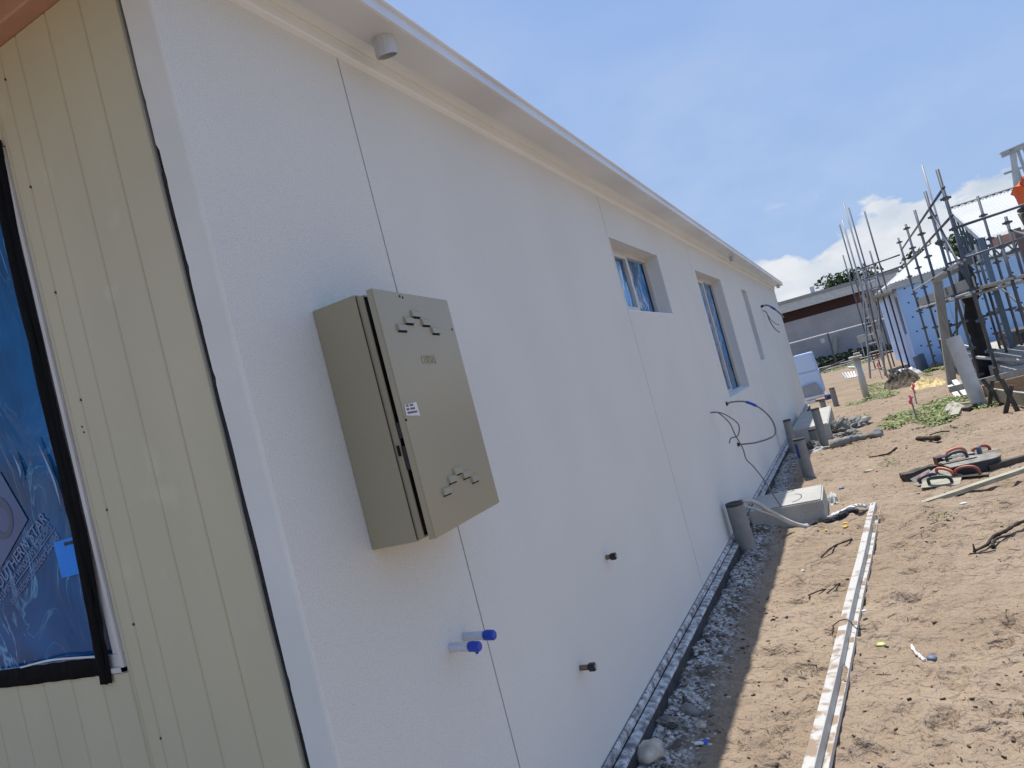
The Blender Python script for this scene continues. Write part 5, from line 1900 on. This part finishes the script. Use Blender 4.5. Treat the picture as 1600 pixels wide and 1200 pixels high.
lc, ldv = Vector((1.84, 25.2, -.37)), Vector((2.42, 26.0, 2.9))
mk('rail', bar(B(), la, lb, .03, .06), STEEL_L, ld)
mk('rail', bar(B(), lc, ldv, .03, .06), STEEL_L, ld)
for k in range(1, 12):
    mk('rung', tube(B(), [la + (lb - la) * k / 12, lc + (ldv - lc) * k / 12], .018, 8), STEEL_L, ld)
for x, y, zt, lab in ((2.72, 23.6, 0.03, 'dark pipe stub at the corner of the blue house, the left of the pair'), (2.88, 24.0, .05, 'dark pipe stub at the corner of the blue house, the right of the pair')):
    bm = B()
    open_pipe(bm, (x, y, gz(x, y) - .1), (x - .03, y, zt + .05), .085, .008, 20)
    mk('drain_stub', bm, BLUESTEEL, None, lab, 'pipe', 'dark pipe pair', loc=(x, y, gz(x, y)))

# ------------------------------------------------------------------ site clutter on the porch slab
def clutter(name, bmx, mat, label, cat):
    mk(name, bmx, mat, None, label, cat)


clutter('board_stack', box(B(), 3.55, 4.6, 15.0, 18.0, -.018, .12, .01), TIMBER_G, 'low grey stack of boards on the porch slab under the scaffold', 'boards')
clutter('board_stack', box(B(), 4.4, 6.0, 19.0, 21.5, -.018, .30, .01), TIMBER_D, 'dark stack of boards deep in the porch behind the posts', 'boards')
clutter('yellow_bag', rock(B(), (5.15, 18.9, .16), .22, 1.8, .9, .7, .4, 2, 3), YELLOW, 'cream bag lying on the porch under the scaffold', 'bag')
clutter('white_bag', rock(B(), (4.35, 16.6, .13), .14, 2.2, .9, .4, .4, 2, 5), WHITEPL, 'white bag on the low stack of boards', 'bag')
clutter('steel_tube', tube(B(), [(3.02, 14.6, .30), (3.62, 13.6, .10)], .028, 10), STEEL_L, 'loose bright tube slanting across the front of the slab', 'tube')
clutter('steel_tube', tube(B(), [(2.84, 16.9, .28), (3.25, 16.2, .18)], .03, 10), STEEL_L, 'loose bright tube behind the grey timber post', 'tube')
o = thing('trestle', 'timber trestle standing on the porch slab', 'trestle', (4.35, 15.5, -.02))
mk('top', bar(B(), (4.0, 15.5, .80), (5.1, 15.7, .86), .16, .06), TIMBER_G, o)
for x in (4.12, 4.95):
    mk('leg', bar(B(), (x, 15.52, -.02), (x + .04, 15.52, .78), .06, .06, up=(0, 1, 0)), TIMBER_G, o)
    mk('brace', bar(B(), (x + .03, 15.52, .52), (x + .22, 15.55, .78), .04, .04), TIMBER_G, o)
clutter('fibre_sheet', box(B(), 3.5, 4.6, 13.0, 13.05, -.28, .16), M('panel_grey', (.27, .28, .30), .7), 'grey fibre cement sheet standing on edge before the porch slab', 'sheet')

# ------------------------------------------------------------------ timber formwork
fo = thing('formwork', 'timber formwork box with crossed stakes at the right edge', 'formwork', (2.8, 11, gz(2.8, 11)))
mk('form_board', bar(B(), gp(2.62, 11.75, .20), gp(4.6, 12.1, .24), .04, .17), FORMPLY, fo)
mk('form_board', bar(B(), gp(2.66, 11.70, .16), gp(3.02, 9.6, .10), .04, .17), TIMBER, fo)
mk('form_rail', bar(B(), gp(2.30, 12.6, .25), gp(3.9, 12.9, .28), .04, .09), TIMBER_G, fo)
for a, b in (((2.58, 11.40, 0), (2.70, 11.36, .36)), ((2.74, 11.32, 0), (2.60, 11.40, .40)), ((2.62, 10.52, 0), (2.76, 10.48, .33)), ((2.74, 10.42, 0), (2.68, 10.52, .42)), ((2.94, 12.4, 0), (2.90, 12.4, .44)), ((2.78, 12.2, .02), (2.52, 12.0, .02))):
    mk('stake', bar(B(), gp(*a), gp(*b), .05, .045, up=(0, 1, 0)), TIMBER_D, fo)

# ------------------------------------------------------------------ worker on the scaffold (right edge)
def person():
    px, py, pz = 4.33, 14.4, 1.47
    o = thing('person', 'person in orange shirt and dark shorts working on the scaffold at the right edge', 'person', (px, py, pz))
    V = [((0, 0, .98), .15), ((-.02, 0, 1.16), .15), ((-.02, .02, 1.34), .165), ((.03, .05, 1.47), .12), ((.10, .08, 1.55), .055), ((.17, .11, 1.64), .075), ((.19, .12, 1.73), .075),
         ((.0, -.09, .93), .11), ((.03, -.11, .52), .068), ((.0, -.11, .10), .046), ((.14, -.12, .04), .035),
         ((.0, .10, .93), .11), ((.10, .12, .52), .068), ((.07, .12, .10), .046), ((.21, .12, .04), .035),
         ((.03, -.17, 1.43), .062), ((.12, -.24, 1.17), .046), ((.32, -.20, 1.06), .036), ((.40, -.18, 1.06), .03),
         ((.05, .22, 1.43), .062), ((.16, .28, 1.17), .046), ((.36, .24, 1.08), .036), ((.44, .22, 1.08), .03)]
    Ed = [(0, 1), (1, 2), (2, 3), (3, 4), (4, 5), (5, 6), (0, 7), (7, 8), (8, 9), (9, 10), (0, 11), (11, 12), (12, 13), (13, 14), (3, 15), (15, 16), (16, 17), (17, 18), (3, 19), (19, 20), (20, 21), (21, 22)]

    def skin(name, verts, ed, mat, parent):
        me = bpy.data.meshes.new(name)
        me.from_pydata([v[0] for v in verts], ed, [])
        ob = bpy.data.objects.new(name, me)
        me.materials.append(mat)
        reg(ob, parent, OFF[o.name])
        ob.modifiers.new('skin', 'SKIN').use_smooth_shade = True
        for i, v in enumerate(verts):
            me.skin_vertices[0].data[i].radius = (v[1], v[1])
        me.skin_vertices[0].data[0].use_root = True
        sb = ob.modifiers.new('sub', 'SUBSURF')
        sb.levels = sb.render_levels = 2
        return ob
    body = skin('body', V, Ed, SKIN, o)
    shirt_v = [((-.005, 0, 1.02), .19), ((-.02, 0, 1.16), .185), ((-.02, .02, 1.34), .195), ((.03, .05, 1.45), .14), ((.03, -.18, 1.42), .085), ((.10, -.235, 1.20), .07), ((.05, .23, 1.42), .085), ((.14, .28, 1.20), .07)]
    skin('shirt', shirt_v, [(0, 1), (1, 2), (2, 3), (3, 4), (4, 5), (3, 6), (6, 7)], ORANGE, o)
    skin('shorts', [((0, 0, .98), .185), ((0, -.09, .90), .135), ((.03, -.11, .55), .10), ((0, .10, .90), .135), ((.10, .12, .55), .10)], [(0, 1), (1, 2), (0, 3), (3, 4)], KHAKI, o)
    bm = B()
    for k in range(24):
        pass
    tube(bm, [(px + .185 * math.cos(a) * 1.06, py + .185 * math.sin(a) * 1.06, pz + 1.03) for a in np.linspace(0, 2 * math.pi, 25)], .035, 8, caps=False)
    mk('tool_belt', bm, BLACKPL, o, smooth=True)
    bm = B()
    rock(bm, (px + .175, py + .115, pz + 1.745), .088, 1.0, .95, .95, .03, 3, 1)
    mk('hair', bm, HAIR, o, smooth=True)
    for s in (9, 13):
        c = V[s][0]
        mk('boot', box(B(), px + c[0] - .06, px + c[0] + .22, py + c[1] - .055, py + c[1] + .055, pz, pz + .11, .03, 2), TIMBER_D, o)
    return o


person()

# ------------------------------------------------------------------ far building, fence, hedge
FBY = 52.0
fb = thing('far_building', 'long low grey building with dark red strip under its eave, far background', 'building', (1, FBY, -.75))
mk('wall', box(B(), -12, 8.0, FBY, FBY + .3, -1.0, 2.80), FARWALL, fb)
mk('recess', box(B(), -12, 2.75, FBY + .02, FBY + .28, 2.802, 3.46), FARBROWN, fb)
mk('recess_end', box(B(), 2.16, 2.75, FBY - .02, FBY + .015, 2.86, 3.40), M('bare_timber', (.16, .055, .03), .8), fb)
mk('return_wall', box(B(), 2.76, 8.0, FBY + .001, FBY + .28, 2.80, 3.44), FARWALL, fb)
mk('fascia', box(B(), -12, 4.7, FBY - .55, FBY - .50, 3.46, 4.02), FARFASC, fb)
mk('eave_lining', box(B(), -12, 4.7, FBY - .50, FBY + .28, 3.465, 3.49), FARFASC, fb)
bm = B()
hexa(bm, [(-12.2, FBY - .62, 4.03), (4.9, FBY - .62, 4.03), (4.9, FBY + 8, 4.2), (-12.2, FBY + 8, 4.2), (-12.2, FBY - .62, 4.24), (4.9, FBY - .62, 4.24), (4.9, FBY + 8, 4.5), (-12.2, FBY + 8, 4.5)])
rf = mk('roof', bm, FARROOF, fb)
mk('roof_vent', tube(B(), [(-.25, FBY + 1.5, 4.3), (-.25, FBY + 1.5, 4.75)], .14, 12), PVC_PALE, rf)
mk('vent', box(B(), .86, 1.12, FBY - .03, FBY - .002, -.2, .06), DARK, fb)
for k in range(7):
    mk('weatherboard', box(B(), -12, 8.0, FBY - .02 - .004 * (k % 2), FBY - .001, -.75 + k * .24, -.75 + k * .24 + .225), FARWALL, fb)

fy = 46.5
fz = float(gbase(fy))
for k in range(5):
    x0 = -4.6 + k * 2.36
    x1 = x0 + 2.3
    f = thing('fence_panel', ('temporary mesh fence panel at the far site boundary, number %s from the left' % ('one', 'two', 'three', 'four', 'five')[k]).replace('number one', 'leftmost').replace('number two', 'second').replace('number three', 'third').replace('number four', 'fourth').replace('number five', 'rightmost'),
              'fence panel', (x0, fy, fz), 'temporary fence panels')
    zt = 1.38
    mk('top_rail', tube(B(), [(x0, fy, zt), (x1, fy, zt + .02)], .032, 8), WHITEPL, f)
    mk('bottom_rail', tube(B(), [(x0, fy, fz + .18), (x1, fy, fz + .18)], .028, 8), STEEL_L, f)
    for x in (x0, x1):
        mk('post', tube(B(), [(x, fy, fz), (x, fy, zt)], .026, 8), STEEL, f)
    bm = B()
    for i in range(1, 24):
        bar(bm, (x0 + i * .096, fy, fz + .18), (x0 + i * .096, fy, zt), .005, .005, up=(0, 1, 0))
    for i in range(1, 12):
        bar(bm, (x0, fy, fz + .18 + i * .15), (x1, fy, fz + .18 + i * .15), .005, .005)
    mk('mesh_wires', bm, STEEL, f, kind='stuff')
    mk('sign', box(B(), x0 + 1.85, x0 + 2.08, fy - .05, fy - .04, .92, 1.16, .005), M('fence_sign', (.45, .50, .58), .6) if 'fence_sign' not in MATS else MATS['fence_sign'], f)
    mk('foot', box(B(), x1 - .3, x1 + .3, fy - .1, fy + .1, fz, fz + .09, .02), RED_P if k in (1, 2) else STEEL_L, f)
bm = B()
bar(bm, (-.10, 51.0, -.6), (.35, 51.85, 1.05), .26, .06)
mk('leaning_plank', bm, TIMBER, None, 'pale plank leaning against the far grey building', 'plank')
o = thing('far_trestle', 'pale concrete beam on thin legs at the far boundary', 'trestle', (2.0, 44, float(gbase(44))))
mk('beam', bar(B(), (1.55, 44, .62), (2.75, 44.3, .68), .3, .40), CONC, o)
for x in (1.62, 1.86, 2.5):
    mk('leg', tube(B(), [(x, 44, float(gbase(44))), (x, 44, .45)], .03, 8), STEEL_L, o)


def leaf_mass(bm, cx, cy, cz, rx, ry, rz, n, s, seed, blobs=9):
    rr = random.Random(seed)
    cs = [(cx + rr.uniform(-.6, .6) * rx, cy + rr.uniform(-.6, .6) * ry, cz + rr.uniform(-.5, .6) * rz, rr.uniform(.32, .55)) for _ in range(blobs)]
    for _ in range(n):
        bx, by_, bz, br = rr.choice(cs)
        d = Vector((rr.gauss(0, 1), rr.gauss(0, 1), rr.gauss(0, 1))).normalized() * (rr.random() ** .35)
        c = Vector((bx + d.x * rx * br, by_ + d.y * ry * br, bz + d.z * rz * br))
        u = Vector((rr.gauss(0, 1), rr.gauss(0, 1), rr.gauss(0, .7))).normalized()
        v = u.cross(Vector((rr.gauss(0, 1), rr.gauss(0, 1), rr.gauss(0, 1)))).normalized()
        k = s * rr.uniform(.6, 1.3)
        bm.faces.new([bm.verts.new(p) for p in (c - u * k, c - v * k * .6, c + u * k, c + v * k * .6)])
    return bm


def tree(x, y, top, rx, label, seed, n=4200, base=-1.0):
    o = thing('tree', label, 'tree', (x, y, base), 'trees beyond the far building')
    rz = rx * .8
    cz = top - rz
    bm = B()
    tube(bm, [(x, y, base), (x + .1, y, cz - rz), (x, y, cz)], [.35, .26, .14], 9)
    rr = random.Random(seed)
    for k in range(6):
        a = rr.uniform(0, 6.28)
        tube(bm, [(x, y, cz - rz * rr.uniform(.2, 1)), (x + math.cos(a) * rx * .4, y + math.sin(a) * rx * .4, cz), (x + math.cos(a) * rx * .7, y + math.sin(a) * rx * .7, cz + rz * .3)], [.14, .08, .03], 6)
    mk('trunk', bm, BARK, o)
    mk('crown', leaf_mass(B(), x, y, cz, rx, rx, rz, n, .17, seed, 16), LEAF_T, o)


tree(2.25, 66, 6.2, 2.7, 'round dark tree showing above the roof of the far building', 4)
tree(-4.3, 64, 5.2, 2.4, 'bright green tree at the far corner of the white wall', 5)
tree(8.6, 60, 6.2, 3.2, 'dark tree behind the scaffold and white roof', 6)
hd = mk('hedge', leaf_mass(B(), 0.5, 49.8, -.4, 4.2, .5, .45, 3500, .13, 9, 40), HEDGE_M, None, 'dark low hedge in front of the far grey building', 'hedge')
for k, (a, b, m, lab) in enumerate((((-1.1, 43, .05), (1.2, 45, .12), STEEL_L, 'bright tube lying along the far fence'), ((-.9, 42, .1), (.6, 44.5, .35), TIMBER_D, 'dark branch lying by the far fence'),
                                    ((.75, 40, .05), (1.25, 36, .08), WHITEPL, 'white batten lying on the far grass'))):
    bm = B()
    tube(bm, [gp(*a), gp(*b)], .05, 7)
    mk('loose_length', bm, m, None, lab, 'debris')
bm = B()
box(bm, -1.30, -.95, 46.0, 46.3, fz + .6, fz + .95, .02)
mk('carton', bm, M('carton_tan', (.55, .40, .22), .7), None, 'small tan carton showing above the foam blocks', 'carton')
